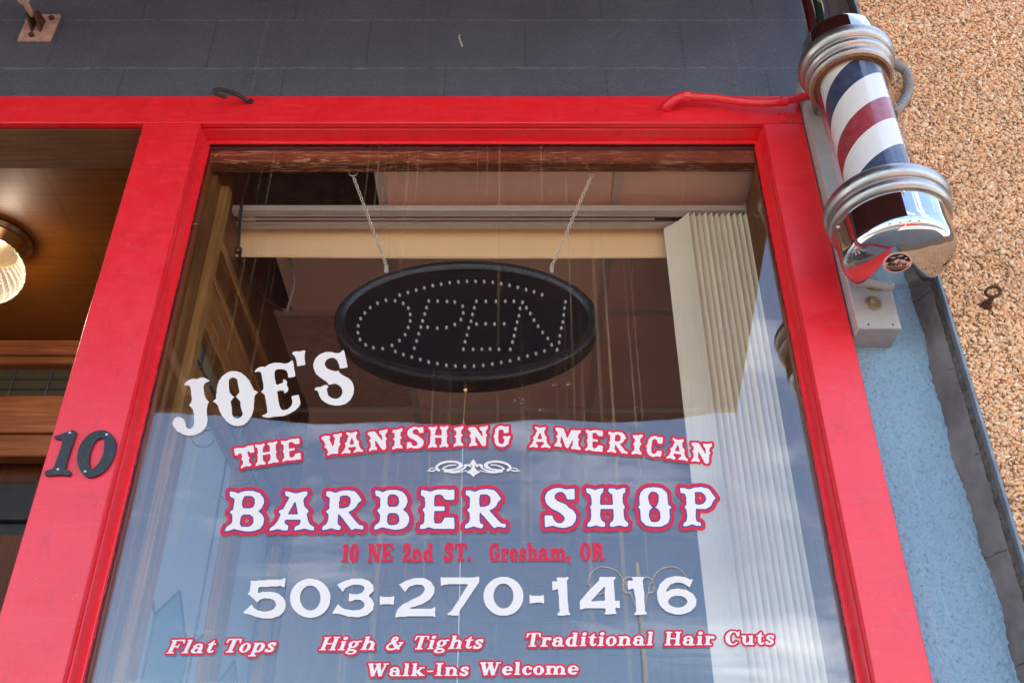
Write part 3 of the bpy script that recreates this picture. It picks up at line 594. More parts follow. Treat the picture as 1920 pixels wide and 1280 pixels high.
nt_.links.new(tr_.outputs[0], m2_.inputs[1]); nt_.links.new(m1_.outputs[0], m2_.inputs[2]); nt_.links.new(m2_.outputs[0], nt_.nodes['Material Output'].inputs[0])
obj('glass_globe', mb, m, lp, 60)
mb = MB(); mb.ball(LC + Vector((0, 0, -0.12)), 0.030, 16, 12, (1, 1, 1.15)); m, nt_, b_ = newmat('lit_bulb'); b_.inputs['Emission Color'].default_value = (1, 0.88, 0.70, 1); b_.inputs['Emission Strength'].default_value = 16; obj('bulb', mb, m, lp, 60)
# ------------------------------------------------------------------ barber pole
M['zinc_bolt'] = plain('dull_zinc', (0.36, 0.29, 0.18), 0.45, 0.6, var=0.25, vscale=80)
AX, AY = 0.811, -0.175
bp = empty('barber_pole', (AX, AY, 3.25), 'chrome barber pole with blue white and red spiral stripes beside the window', 'barber pole')
C0 = (AX, AY, 0)
mb = MB(); mb.box(0.7515, -0.030, 2.828, 0.8465, WY - 0.001, 3.62, 0.0025); br_ = obj('mounting_channel', mb, M['white_metal'], bp, 40)
mb = MB(); mb.lathe([(0.0, -0.004), (0.017, -0.004), (0.019, 0.0), (0.0, 0.0)], (0.797, -0.0305, 2.895), 28, Matrix.Rotation(R(90), 4, 'X') @ Matrix.Scale(-1, 4, (0,0,1))); obj('washer', mb, M['zinc_bolt'], br_, 30)
mb = MB(); mb.lathe([(0.0, -0.0145), (0.009, -0.0145), (0.0098, -0.013), (0.0098, -0.004), (0.0, -0.004)], (0.797, -0.0305, 2.895), 6, Matrix.Rotation(R(90), 4, 'X') @ Matrix.Scale(-1, 4, (0,0,1))); obj('bolt', mb, M['zinc_bolt'], br_, 20)
for dx in (0.775, 0.828): mb = MB(); mb.ball((dx, -0.0302, 2.838), 0.0022, 8, 6); obj('rivet', mb, M['iron'], br_)
for z in (3.025, 3.505): mb = MB(); mb.box(0.765, AY, z - 0.025, 0.845, -0.0295, z + 0.025, 0.006); obj('mounting_arm', mb, M['ring'], bp, 40)
def ringprof(*pts): return [tuple(q) for q in [(p.x, p.z) for p in catmull([Vector((a, 0, b)) for a, b in pts], 5)]]
# upper collar: a wide bead, then two stepped beads down to the glass
mb = MB(); mb.lathe([(0.082, 3.4420)] + ringprof((0.094, 3.4380), (0.099, 3.4440), (0.099, 3.4520), (0.096, 3.4580), (0.101, 3.4630), (0.105, 3.4700), (0.104, 3.4780), (0.1015, 3.4830), (0.108, 3.4880), (0.1135, 3.5000), (0.1125, 3.5150), (0.105, 3.5250), (0.094, 3.5290)) + [(0.080, 3.5290)], C0, 72)
obj('upper_collar', mb, M['ring'], bp, 40)
mb = MB(); mb.lathe([(0.0835, 3.4410), (0.0885, 3.4340), (0.094, 3.4385), (0.0835, 3.4420)], C0, 72); obj('cork_gasket', mb, plain('frayed_gasket', (0.28, 0.12, 0.055), 0.9, var=0.5, vscale=200, bmp=1.0, bscale=260, bdist=0.004), bp)
mb = MB(); mb.lathe([(0.094, 3.5270), (0.094, 3.5760), (0.090, 3.5840), (0.060, 3.5930), (0.0, 3.5960)], C0, 64); obj('top_cap', mb, M['chrome'], bp, 30)
mb = MB(); mb.lathe([(0.0825, 3.045), (0.0825, 3.4720)], C0, 64); mb.f = [f for f in mb.f if len(f) == 4]; mb.m = [0]*len(mb.f); obj('glass_tube', mb, M['tube'], bp, 30)
mb = MB(); mb.lathe([(0.071, 3.03), (0.071, 3.482)], C0, 64); obj('striped_cylinder', mb, M['stripes'], bp, 30)
# lower collar: a fat bead over a stepped one
mb = MB(); mb.lathe([(0.083, 3.064)] + ringprof((0.100, 3.066), (0.120, 3.062), (0.131, 3.050), (0.1335, 3.036), (0.129, 3.024), (0.1225, 3.019), (0.1275, 3.012), (0.1285, 3.002), (0.124, 2.993), (0.119, 2.990)) + [(0.110, 2.988)], C0, 84)
obj('lower_collar', mb, M['ring'], bp, 40)
DP = [(0.1165, 2.993), (0.1165, 2.955), (0.1163, 2.927), (0.1140, 2.911), (0.1070, 2.899), (0.0940, 2.8895), (0.074, 2.8795), (0.050, 2.8715), (0.024, 2.867), (0.0005, 2.866)]
mb = MB(); mb.lathe([(0.112, 2.996)] + [(p.x, p.z) for p in catmull([Vector((a, 0, b)) for a, b in DP], 6)], C0, 96)
dome = obj('bottom_cap', mb, M['chrome'], bp, 50)
for a in (-96, -176): mb = MB(); mb.ball((AX + 0.1175*math.cos(R(a)), AY + 0.1175*math.sin(R(a)), 2.984), 0.0036, 10, 8); obj('screw', mb, M['steel'], dome, 60)
# round maker's badge on the underside of the dome
BC, BR = at_z(1683, 492, 2.8705), 0.0285
def dome_pt(u, v, lift):
    a = R(10); u, v = u*math.cos(a) - v*math.sin(a), u*math.sin(a) + v*math.cos(a)
    x, y = BC.x + u*BR, BC.y - v*BR; r_ = math.hypot(x - AX, y - AY)
    for (r0, z0), (r1, z1) in zip(DP, DP[1:]):
        if r1 <= r_ <= r0: break
    return (x, y, z0 + (z1 - z0)*(r0 - r_)/(r0 - r1) - lift)
def badge_grid(k, mi, lift, keep=lambda a, b: True, n=56):
    m_ = MB(); m_.mat(mi)
    for i in range(n):
        for j in range(n):
            a0, a1, b0, b1 = [-1 + 2*q/n for q in (i, i+1, j, j+1)]; am, bm_ = (a0+a1)/2, (b0+b1)/2
            if am*am + bm_*bm_ <= 1 and keep(am, bm_): m_.add([dome_pt(x*k, y*k, lift) for x, y in ((a0,b0),(a0,b1),(a1,b1),(a1,b0))], [(0,1,2,3)])
    return m_
def merge(a, b):
    o = len(a.v); a.v += b.v; a.f += [tuple(i+o for i in f) for f in b.f]; a.m += b.m
mb = badge_grid(1.0, 0, 0.0008)
def dark(a, b):
    ridge = 0.12 + 0.42*max(0, 1 - abs(a + 0.02)*1.5) + 0.12*max(0, 1 - abs(a - 0.5)*3)
    cloud = any(abs(b - cb - 0.15*(a - ca)) < 0.09*(1 - abs(a - ca)/w_) for ca, cb, w_ in ((-0.42, 0.62, 0.26), (0.14, 0.78, 0.3), (0.6, 0.52, 0.2)) if abs(a - ca) < w_)
    return (b > ridge and not cloud) or b < -0.72
merge(mb, badge_grid(0.86, 1, 0.0013, dark)); merge(mb, badge_grid(0.86, 2, 0.0013, lambda a, b: -0.71 < b < -0.36))
def script(stroke, wd=0.0009):
    P = catmull([Vector((*p, 0)) for p in stroke], 5); m_ = MB(); m_.mat(1)
    m_.tube([dome_pt(p.x*0.86, p.y*0.86, 0.0014) for p in P], wd, 5); merge(mb, m_)
X_ = lambda pts, dx: [(x*0.26 + dx + 0.24*y, y*0.56 - 0.27) for x, y in pts]
for s_, dx in (([(0,0),(0.25,1.0)], -0.86), ([(0.25,1.0),(0.35,0.15),(1.0,1.0)], -0.86), ([(1.0,1.0),(0.85,0.05),(1.0,0.05)], -0.86),
               ([(0.9,0.5),(0.3,0.5),(0.1,0.1),(0.5,0.05),(0.9,0.5),(0.85,0.05),(1.1,0.1)], -0.54), ([(0.1,0.0),(0.4,1.05)], -0.20), ([(0.2,0.35),(0.9,0.6)], -0.20), ([(0.3,0.38),(0.7,0.0),(1.0,0.08)], -0.20),
               ([(0.1,0.05),(0.15,0.5),(0.5,0.5),(0.75,0.45)], 0.10), ([(0.1,0.5),(0.1,0.1),(0.5,0.05),(0.9,0.5),(0.85,0.05),(1.2,0.15)], 0.34)): script(X_(s_, dx))
obj('maker_badge', mb, [plain('badge_cream', (0.80, 0.50, 0.40), 0.4), M['black'], plain('badge_brown', (0.25, 0.10, 0.045), 0.4)], dome)

# conduits
cr = empty('red_conduit', at_y(1380, 185, -0.0), 'red painted conduit with elbow running along the red head rail to the pole', 'conduit')
P_ = [at_y(1248, 203, -0.002), at_y(1254, 196, -0.016), at_y(1266, 186, -0.026), at_y(1284, 181, -0.029), at_y(1340, 184, -0.029), at_y(1400, 192, -0.030), at_y(1450, 193, -0.030), at_y(1500, 183, -0.032), at_y(1560, 170, -0.045)]
mb = MB(); mb.tube(P_[3:], 0.0105, 14, smooth=6); obj('pipe', mb, M['red'], cr, 60)
mb = MB(); mb.tube(P_[:4], 0.0125, 14, smooth=6); mb.tube([P_[0] + Vector((-0.004, -0.001, -0.004)), P_[0] + Vector((0.004, -0.005, 0.004))], 0.0155, 14)
d_ = (P_[4] - P_[3]).normalized(); mb.tube([P_[3] - d_*0.004, P_[3] + d_*0.014], 0.0150, 8); obj('elbow', mb, M['red'], cr, 40)
mb = MB(); sp_ = at_y(1470, 190, -0.030)
mb.tube([(sp_.x, -0.001, sp_.z - 0.034), (sp_.x, -0.004, sp_.z - 0.016)], 0.0001, 4)
mb.box(sp_.x - 0.0085, -0.003, sp_.z - 0.042, sp_.x + 0.0085, -0.0005, sp_.z - 0.008, 0.0008)
for k in range(14):
    a0, a1 = R(-60 + k*20), R(-60 + (k+1)*20); q = [(sp_.x + sx*0.0085, -0.030 + rr*math.sin(a)*-1, sp_.z + rr*math.cos(a)*1) for sx in (-1, 1) for rr in (0.0115, 0.0130) for a in (a0, a1)]
    mb.add(q, [(0,1,3,2), (4,6,7,5), (2,3,7,6), (0,4,5,1)])
mb.ball((sp_.x, -0.003, sp_.z - 0.024), 0.004, 10, 8, (1, 0.5, 1)); obj('strap', mb, M['red'], cr, 40)
mb = MB(); fx = catmull([at_y(1645, 118, -0.10), at_y(1672, 119, -0.085), at_y(1697, 134, -0.07), at_y(1704, 160, -0.06), at_y(1697, 186, -0.055), at_y(1676, 214, -0.05)], 24)
Lx = 0; pr = None
vs = []; n = 14
t0 = (fx[1]-fx[0]).normalized(); a_ = t0.cross(Vector((0,0,1))).normalized(); fs = []
for i, p in enumerate(fx):
    t = (fx[min(i+1, len(fx)-1)] - fx[max(i-1, 0)]).normalized(); a_ = (a_ - t*a_.dot(t)).normalized(); b__ = t.cross(a_); rr = 0.0125 + 0.0012*math.sin(i*math.pi/2.0)
    vs += [p + (a_*math.cos(2*math.pi*k/n) + b__*math.sin(2*math.pi*k/n))*rr for k in range(n)]
mb.add(vs, [(i*n+k, i*n+(k+1) % n, (i+1)*n+(k+1) % n, (i+1)*n+k) for i in range(len(fx)-1) for k in range(n)])
tag(obj('flexible_conduit', mb, M['grey_flex'], smooth=60), 'grey ribbed flexible conduit looping out behind the barber pole', 'conduit')

# eye bolt in the aggregate wall and the bent hook in the head rail
e_ = at_y(1849, 574, NY); mb = MB()
mb.tube([(e_.x, NY + 0.005, e_.z), (e_.x + 0.001, NY - 0.028, e_.z + 0.001)], 0.0058, 12)
mb.ball((e_.x, NY - 0.004, e_.z), 0.0120, 14, 10, (1, 0.9, 1))
ec = Vector((e_.x + 0.004, NY - 0.036, e_.z + 0.0125)); ux, uz = Vector((0.94, -0.30, 0.12)), Vector((-0.1, 0.0, 0.99))
mb.tube([ec + ux*0.0150*math.cos(a) + uz*0.0125*math.sin(a) for a in [2*math.pi*k/28 for k in range(28)]], 0.0036, 10, closed=True)
tag(obj('eye_bolt', mb, M['rust'], smooth=50), 'rusty eye bolt screwed into the tan aggregate wall', 'eye bolt')
mb = MB(); mb.tube([at_y(468, 191, 0.003), at_y(461, 188, -0.012), at_y(447, 179, -0.026), at_y(430, 172, -0.040), at_y(413, 168, -0.054), at_y(403, 170, -0.060), at_y(404, 176, -0.058), at_y(414, 180, -0.050), at_y(424, 183, -0.042)], (0.0062, 0.0042), 10, smooth=6)
hp = at_y(470, 191, 0.0); mb.lathe([(0.0, -0.006), (0.007, -0.005), (0.0105, 0.001), (0.0, 0.001)], hp, 16, Matrix.Rotation(R(90), 4, 'X') @ Matrix.Scale(-1, 4, (0,0,1)))
tag(obj('screw_hook', mb, M['iron'], smooth=50), 'rusty bent screw hook in the top left of the red head rail', 'hook')

# ------------------------------------------------------------------ house numerals (bodies made with the lettering below)
# ------------------------------------------------------------------ oval OPEN sign on its chains
SY = 0.160
oc = at_y(874.5, 600, SY); OX, OZ = oc.x, (at_y(875, 487, SY).z + at_y(875, 713, SY).z)/2
OA = (at_y(1124, 600, SY).x - at_y(626, 600, SY).x)/2; OB = (at_y(875, 487, SY).z - at_y(875, 713, SY).z)/2
sg = empty('open_sign', (OX, SY + 0.03, OZ), 'black oval OPEN sign studded with unlit bulbs hanging inside the glass', 'sign')
def oval(a, b, y, n=96): return [(OX + a*math.cos(2*math.pi*k/n), y, OZ + b*math.sin(2*math.pi*k/n)) for k in range(n)]
mb = MB(); n = 96
rings = [oval(OA-0.026, OB-0.026, SY+0.004), oval(OA-0.020, OB-0.020, SY+0.001), oval(OA-0.0125, OB-0.0125, SY-0.001), oval(OA-0.005, OB-0.005, SY-0.0005), oval(OA-0.001, OB-0.001, SY+0.003), oval(OA, OB, SY+0.008), oval(OA, OB, SY+0.056), oval(OA-0.004, OB-0.004, SY+0.060), oval(0.001, 0.001, SY+0.060)]
vs = [p for r_ in rings for p in r_]; mb.add(vs, [(i*n+k, i*n+(k+1) % n, (i+1)*n+(k+1) % n, (i+1)*n+k) for i in range(len(rings)-1) for k in range(n)]); obj('rim', mb, M['black'], sg, 30)
mb = MB(); mb.add(oval(OA-0.0255, OB-0.0255, SY+0.0055), [tuple(range(n))]); obj('smoked_face', mb, M['lens'], sg)
LED = {'O': [(372,300),(428,303),(478,319),(510,348),(521,387),(521,427),(509,467),(490,511),(455,547),(409,577),(352,597),(295,592),(247,574),(212,541),(199,499),(201,457),(216,413),(242,378),(275,345),(320,318)],
 'P': [(636,304),(622,345),(611,384),(598,426),(587,464),(574,506),(561,550),(547,594),(690,305),(748,307),(796,311),(844,336),(848,378),(834,419),(796,449),(745,467),(688,472),(629,465)],
 'E': [(929,306),(916,346),(905,387),(896,429),(882,469),(871,513),(859,555),(849,601),(987,307),(1049,307),(1107,306),(1160,306),(930,446),(986,445),(1041,446),(1100,445),(909,601),(963,601),(1013,600),(1068,601)],
 'N': [(1213,313),(1198,350),(1191,395),(1180,434),(1170,476),(1161,518),(1151,556),(1138,602),(1237,346),(1261,381),(1284,422),(1309,459),(1337,498),(1369,534),(1392,574),(1426,604),(1439,559),(1443,518),(1452,471),(1461,434),(1467,390),(1472,348),(1478,309)],
 'a': [(456,268),(507,252),(558,238),(608,224),(660,210),(712,201),(765,192),(818,187),(871,184),(924,184),(977,185),(1030,190),(1082,199),(1133,208),(1184,221),(1235,235),(1284,249),(1334,266)],
 'b': [(430,615),(480,633),(531,649),(583,664),(635,679),(689,689),(744,699),(800,704),(856,706),(914,704),(971,699),(1027,692),(1082,682),(1136,672),(1190,658),(1244,643),(1296,628),(1348,612)]}
pts = [p for k in 'OPENab' for p in LED[k]]
def led_shape(mb, c): mb.lathe([(0.0034, 0.0), (0.0034, 0.0016), (0.0027, 0.0022), (0.0027, 0.0055), (0.0018, 0.0075), (0.0, 0.0082)], c, 10, Matrix.Rotation(R(90), 4, 'X'))
base = None
for i, (x, y) in enumerate(pts[:100]):
    p = at_y(610 + x/3.281, 470 + y/3.281, SY)
    if base is None:
        mb = MB(); led_shape(mb, Vector((OX, SY + 0.0053, OZ))); base = obj('led_bulb', mb, M['led'], sg, 50); o_ = base
    else: o_ = base.copy(); COL.objects.link(o_); o_.parent = sg
    o_.location = (p.x - OX, 0, p.z - OZ)
mb = MB()
for x, y in pts[100:]: p = at_y(610 + x/3.281, 470 + y/3.281, SY); led_shape(mb, Vector((p.x, SY + 0.0053, p.z)))
tag(obj('led_bulb', mb, M['led'], sg, 50), kind='stuff')
for px in (725, 1034): p = at_y(px, 503, SY + 0.02); mb = MB(); mb.box(p.x - 0.005, SY + 0.010, p.z - 0.02, p.x + 0.005, SY + 0.022, p.z + 0.004, 0.002); obj('hanging_eye', mb, M['steel'], sg, 40)
def chain(name, a, b, label, ring_px):
    t = empty(name, a, label, 'chain', 'chains holding the oval sign')
    a, b = Vector(a), Vector(b); L = (b - a).length; d = (b - a)/L; s1 = d.cross(Vector((0, 1, 0))).normalized(); s2 = d.cross(s1); nl = int(L/0.0098); mb = MB()
    for k in range(nl):
        c = a + d*(k + 0.5)*L/nl; s = (s1 + s2).normalized() if k % 2 else (s1 - s2).normalized()
        mb.tube([c + d*0.0066*math.cos(q) + s*0.0040*math.sin(q) for q in [2*math.pi*j/10 for j in range(10)]], 0.0012, 5, closed=True)
    obj('links', mb, M['steel'], t, 60)
    mb = MB(); c = a + Vector((0, 0, 0.010)); mb.tube([c + Vector((0.0115*math.cos(q), 0.002*math.sin(q), 0.0115*math.sin(q))) for q in [2*math.pi*j/28 for j in range(28)]], 0.0015, 6, closed=True); obj('ring', mb, M['steel'], t, 60)
    return t
HA = [at_y(662, 330, 0.125), at_y(1110, 328, 0.125)]
chain('hanging_chain', HA[0], at_y(725, 500, SY + 0.016), 'thin steel chain at the left end of the oval OPEN sign', 0)
chain('hanging_chain', HA[1], at_y(1034, 500, SY + 0.016), 'thin steel chain at the right end of the oval OPEN sign', 0)
def cup_hook(pts, label, r_=0.0016, group='small brass cup hooks'):
    mb = MB(); mb.tube(pts, r_, 7, smooth=6); mb.ball(pts[-1], r_*1.35, 8, 6); tag(obj('cup_hook', mb, M['brass'], smooth=60), label, 'hook', group)
for p, lb in ((HA[0], 'brass cup hook holding the left chain of the sign'), (HA[1], 'brass cup hook holding the right chain of the sign')):
    q = Vector((p.x, 0.11, p.z)); cup_hook([q + Vector(v) for v in ((0, -0.0, 0.040), (0, 0.010, 0.037), (0.002, 0.013, 0.031), (0.006, 0.014, 0.024), (0.006, 0.016, 0.018), (0, 0.018, 0.015), (-0.005, 0.018, 0.019))], lb)
for (x, y), lb in (((405, 290), 'small empty cup hook at the left end of the wooden head'), ((1399, 290), 'small empty cup hook at the right end of the wooden head')):
    q = at_y(x, y, 0.078); cup_hook([q + Vector(v) for v in ((0, 0.002, 0.004), (0.001, -0.004, 0.006), (0.006, -0.0055, 0.004), (0.007, -0.0055, -0.003), (0.002, -0.005, -0.009), (-0.004, -0.004, -0.010))], lb, 0.0012)
JX = LX1 + 0.0175
def hook_px(pp, X, lb, r_=0.0014): cup_hook([at_x(x, y, X + (0.012 if 0 < i else 0)) for i, (x, y) in enumerate(pp)], lb, r_)
hook_px([(360, 421), (370, 420), (381, 425), (385, 432)], LX1 + 0.013, 'thin cup hook high on the left inner jamb', 0.0011)
hook_px([(384, 455), (379, 465), (378, 471)], JX, 'tiny cup hook just below another on the left inner jamb', 0.0011)
q = at_x(1418, 402, RX0 - 0.013); cup_hook([at_x(x, y, RX0 - (0.012 if i == 0 else 0.020)) for i, (x, y) in enumerate(((1432, 399), (1426, 401), (1420, 406), (1415, 401)))], 'thin cup hook on the right inner jamb beside the blind', 0.0011)
hook_px([(358, 808), (358, 822), (368, 834), (385, 838), (397, 832), (401, 825)], PX + 0.02, 'curled cup hook below the first letter of the painted name', 0.0021)
hook_px([(372, 806), (395, 806), (412, 800), (424, 788)], PX + 0.02, 'straight cup hook between the first two letters of the painted name', 0.0021)
hook_px([(414, 915), (416, 931), (422, 936)], PX + 0.02, 'short bent hook left of the big letter B on the glass', 0.0016)
hook_px([(424, 917), (440, 911), (460, 908), (470, 901), (476, 892)], PX + 0.02, 'wavy wire hook above the big letter B on the glass', 0.0021)
hook_px([(505, 1081), (520, 1076), (538, 1070), (549, 1058)], PX + 0.02, 'wavy wire hook above the first digit of the phone number', 0.0024)
# pull chain with brass knob, then the cord that carries on below it
kp = at_y(873, 728, 0.195)
pc = empty('pull_chain', kp, 'brass bead pull chain and white cord under the oval OPEN sign', 'pull chain')
mb = MB(); mb.lathe([(0.0035, 0.004), (0.0055, 0.003), (0.0065, -0.001), (0.0060, -0.007), (0.0035, -0.011), (0.0, -0.0115)], kp, 16); obj('knob', mb, M['brass'], pc, 50)
ke = at_y(869.5, 788, 0.195); mb = MB(); nb = int((kp - ke).length/0.0034)
for k in range(1, nb): mb.ball(kp.lerp(ke, k/nb), 0.00165, 7, 5)
obj('beads', mb, M['brass'], pc, 60)
mb = MB(); mb.tube([ke, at_y(866, 900, 0.192), at_y(862.5, 1080, 0.197), at_y(859.5, 1200, 0.193), at_y(857, 1290, 0.195), at_y(855, 1420, 0.195)], 0.0012, 6, smooth=5); obj('cord', mb, M['string'], pc, 60)

# black cable over the blind
mb = MB(); mb.tube([at_y(476, 305, 0.16), at_y(466, 335, 0.19), at_y(455, 372, 0.215), at_y(450, 410, 0.222), at_y(448, 450, 0.226), at_y(448, 472, 0.24), at_y(457, 503, 0.30), at_y(478, 545, 0.42), at_y(500, 565, 0.50), at_y(528, 582, 0.58)], 0.0042, 9, smooth=7)
cb_ = obj('black_cable', mb, M['rubber'], smooth=60); tag(cb_, 'black cable drooping over the left end of the blind headrail', 'cable')
p = at_y(447, 470, 0.238); mb = MB(); mb.box(p.x - 0.009, p.y - 0.006, p.z - 0.008, p.x + 0.009, p.y + 0.006, p.z + 0.008, 0.001); cl = obj('cable_clip', mb, M['rubber'], cb_)
mb = MB(); mb.ball((p.x, p.y - 0.006, p.z - 0.002), 0.0036, 8, 6); obj('screw_head', mb, M['brass'], cl, 60)
mb = MB(); mb.tube([at_y(541, 478, 0.50), at_y(550, 505, 0.50), at_y(551, 535, 0.52), at_y(545, 560, 0.55), at_y(538, 585, 0.58)], 0.0042, 8, smooth=6)
tag(obj('grey_cable', mb, M['headrail'], smooth=60), 'pale cable hanging beside the dark post left of the sign', 'cable')

# ------------------------------------------------------------------ vertical blind, drawn to the right
BX0, BX1 = -0.765, 0.632
vb = empty('vertical_blind', ((BX0+BX1)/2, 0.27, 3.40), 'cream vertical blind drawn to the right with its headrail across the window', 'blind')
mb = MB(); mb.box(BX0, 0.234, 3.401, BX1, 0.252, 3.421, 0.002); mb.box(BX0, 0.252, 3.414, BX1, 0.312, 3.421, 0.001)
mb.box(BX0, 0.2525, 3.401, BX1, 0.262, 3.4045, 0.001); mb.box(BX0, 0.285, 3.401, BX1, 0.2935, 3.4045, 0.001); mb.box(BX0, 0.294, 3.4, BX1, 0.313, 3.4205, 0.002); obj('headrail', mb, M['headrail'], vb, 40)
mb = MB(); mb.box(BX0 + 0.004, 0.2625, 3.4075, BX1 - 0.004, 0.2845, 3.4135); obj('dark_track', mb, M['slot'], vb)
mb = MB(); mb.tube([(BX0 + 0.03, 0.274, 3.4045), (BX1 - 0.24, 0.274, 3.4045)], 0.0032, 8); mb.box(BX0 + 0.012, 0.268, 3.4, BX0 + 0.06, 0.280, 3.408, 0.001); obj('tilt_rod', mb, M['tbar'], vb, 60)
for a, b in ((BX0 - 0.004, BX0), (BX1, BX1 + 0.004)): mb = MB(); mb.box(a, 0.230, 3.396, b, 0.335, 3.428, 0.001); obj('end_bracket', mb, M['headrail'], vb, 40)
mb = MB(); n = 60; vs = []
for k in range(n+1):
    x = BX0 + (BX1 - BX0)*k/n
    lift = 0.012*max(0, 1 - abs(k/n - 0.10)/0.22) ; sag = 0.006*math.sin(math.pi*k/n)
    for y, z in ((0.337, 3.322 - sag), (0.333, 3.326 - sag), (0.333, 3.40), (0.333, 3.424 + lift*0.5), (0.337, 3.424 + lift*0.5)): vs.append((x, y, z))
mb.add(vs, [(i*5+k, i*5+(k+1) % 5, (i+1)*5+(k+1) % 5, (i+1)*5+k) for i in range(n) for k in range(5)])
obj('valance', mb, M['cream'], vb, 40)
mb = MB(); r4 = random.Random(4)
# each vane is a shallow curved strip: the far edge stands left, the near edge right
for i in range(11):
    m_ = MB(); xn = 0.478 + i*0.0158; yn = 0.233 + r4.uniform(-0.002, 0.002); wid = 0.089; an = R(134 + r4.uniform(-2.5, 2.5)); sw = r4.uniform(-0.004, 0.004)
    vs = []
    for z, s in ((3.392, 0.0), (2.6, 0.5), (1.8, 0.8), (0.80, 1.0)):
        for k in range(9):
            t = k/8; cv = 0.0065*math.sin(math.pi*t)
            vs.append((xn + math.cos(an)*wid*t + cv*math.sin(an) + sw*s, yn + math.sin(an)*wid*t - cv*math.cos(an)*0.6, z))
    m_.add(vs, [(r_*9+k, r_*9+k+1, (r_+1)*9+k+1, (r_+1)*9+k) for r_ in range(3) for k in range(8)])
    obj('vane', m_, M['vane'], vb, 60)
mb = MB()
for i in range(11): x = 0.470 + i*0.0150; mb.box(x - 0.003, 0.270, 3.388, x + 0.003, 0.278, 3.406)
obj('carrier_clip', mb, M['tbar'], vb)

# ------------------------------------------------------------------ awning overhead, above the frame; it shades the wall and mirrors in the glass
aw = empty('awning', (-1.5, 0, 4.32), 'dark red striped canvas awning whose folded end hangs above the barber pole', 'awning')
prof = [(0.04, 4.32), (-0.5, 4.245), (-1.0, 4.165), (-1.6, 4.07), (-2.2, 3.985)]
def xe(d): return 0.945 + 0.06*abs(d)
mb = MB(); NXA = 60; vs = []
for (y, z) in prof:
    for k in range(NXA + 1):
        x = -4.5 + (xe(y) + 4.5)*k/NXA; vs += [(x, y, z), (x, y + 0.001, z + 0.003)]
W2 = (NXA + 1)*2; fs = []
for i in range(len(prof)-1):
    for k in range(NXA):
        a = i*W2 + 2*k; fs += [(a, a+2, a+2+W2, a+W2), (a+1, a+1+W2, a+3+W2, a+3)]
mb.add(vs, fs); obj('canopy', mb, M['awning'], aw, 50)
mb = MB(); vs = []; NV = 420; VX = xe(2.2)
for k in range(NV + 1):
    x = -4.5 + (VX + 4.5)*k/NV; wv = 0.125*max(0.0, (x - VX + 0.32)/0.32)**1.35 + 0.085*min(1.0, max(0.0, (-1.15 - x)/0.5))**1.3 + 0.014*math.sin(x*3.4) + 0.007*math.sin(x*9 + 1) + 0.0028*abs(math.sin(x*30))
    vs += [(x, -2.205 + 0.006*math.sin(x*9), 3.985), (x, -2.21 + 0.012*math.sin(x*9), 3.930 + wv*0.7), (x, -2.207 + 0.012*math.sin(x*9), 3.930 + wv*0.7), (x, -2.202 + 0.006*math.sin(x*9), 3.985)]
mb.add(vs, [(i*4+k, i*4+(k+1) % 4, (i+1)*4+(k+1) % 4, (i+1)*4+k) for i in range(NV) for k in range(4)]); obj('valance', mb, M['awning'], aw, 60)
mb = MB(); mb.tube([(-4.5, -2.19, 3.995), (VX, -2.19, 3.995)], 0.02, 12); obj('front_bar', mb, M['grey_flex'], aw, 60)
mb = MB(); mb.tube([(-4.5, 0.0, 4.345), (0.94, 0.0, 4.345)], 0.025, 12); obj('wall_bar', mb, M['grey_flex'], aw, 60)
# the gathered end hanging at the wall
mb = MB(); vs = []
for i in range(15):
    z = 4.31 - i*0.0412; spread = 1 - 0.45*(i/14)**1.5
    for k in range(13):
        t = k/12; vs.append((0.805 + 0.062*t*spread + 0.012*(1 - i/14), -0.012 - 0.055*t - 0.016*math.sin(t*15 + i*0.12), z + 0.02*math.sin(t*9)*(i/14)))
mb.add(vs, [(i*13+k, i*13+k+1, (i+1)*13+k+1, (i+1)*13+k) for i in range(14) for k in range(12)]); obj('folded_end', mb, M['awning_stripe'], aw, 50)
pb = at_y(76, 55, WY); ab = empty('awning_bracket', pb, 'weathered square plate and hinged arm of the awning on the blue wall', 'bracket')
mb = MB(); q_ = [at_y(36, 78, WY - 0.0055), at_y(103, 80, WY - 0.0055), at_y(117, 31, WY - 0.0055), at_y(62, 30, WY - 0.0055)]
mb.box(pb.x - 0.048, WY - 0.008, pb.z - 0.058, pb.x + 0.046, WY - 0.0005, pb.z + 0.056, 0.0015); obj('base_plate', mb, M['tan_plate'], ab, 40)
mb = MB()
for dx in (-0.018, 0.006): mb.prism([(WY-0.008, -0.022), (WY-0.008, 0.026), (WY-0.05, 0.016), (WY-0.062, 0.0), (WY-0.05, -0.012)], lambda a, b, d: (pb.x + d, a, pb.z + b), dx, dx + 0.005)
mb.tube([(pb.x - 0.026, WY - 0.046, pb.z + 0.002), (pb.x + 0.019, WY - 0.046, pb.z + 0.002)], 0.0065, 8); obj('clevis', mb, M['rust'], ab, 40)
for dx, dz in ((-0.012, -0.038), (0.026, 0.036), (-0.034, 0.036)): mb = MB(); mb.lathe([(0.0, -0.008), (0.006, -0.008), (0.0085, -0.006), (0.0085, 0.0), (0.0, 0.0)], (pb.x + dx, WY - 0.0082, pb.z + dz), 6, Matrix.Rotation(R(90), 4, 'X') @ Matrix.Scale(-1, 4, (0,0,1))); obj('bolt', mb, M['rust'], ab, 20)
a0 = Vector((pb.x - 0.006, WY - 0.045, pb.z + 0.003)); a1 = Vector((pb.x - 0.16, -2.0, 3.97)); d_ = (a1 - a0).normalized()
mb = MB(); mb.tube([a0, a0 + d_*0.045], 0.0085, 10); mb.tube([a0 + d_*0.045, a0 + d_*0.052], 0.015, 12); mb.tube([a0 + d_*0.052, a1], 0.0165, 14); obj('arm', mb, M['tan_plate'], ab, 50)

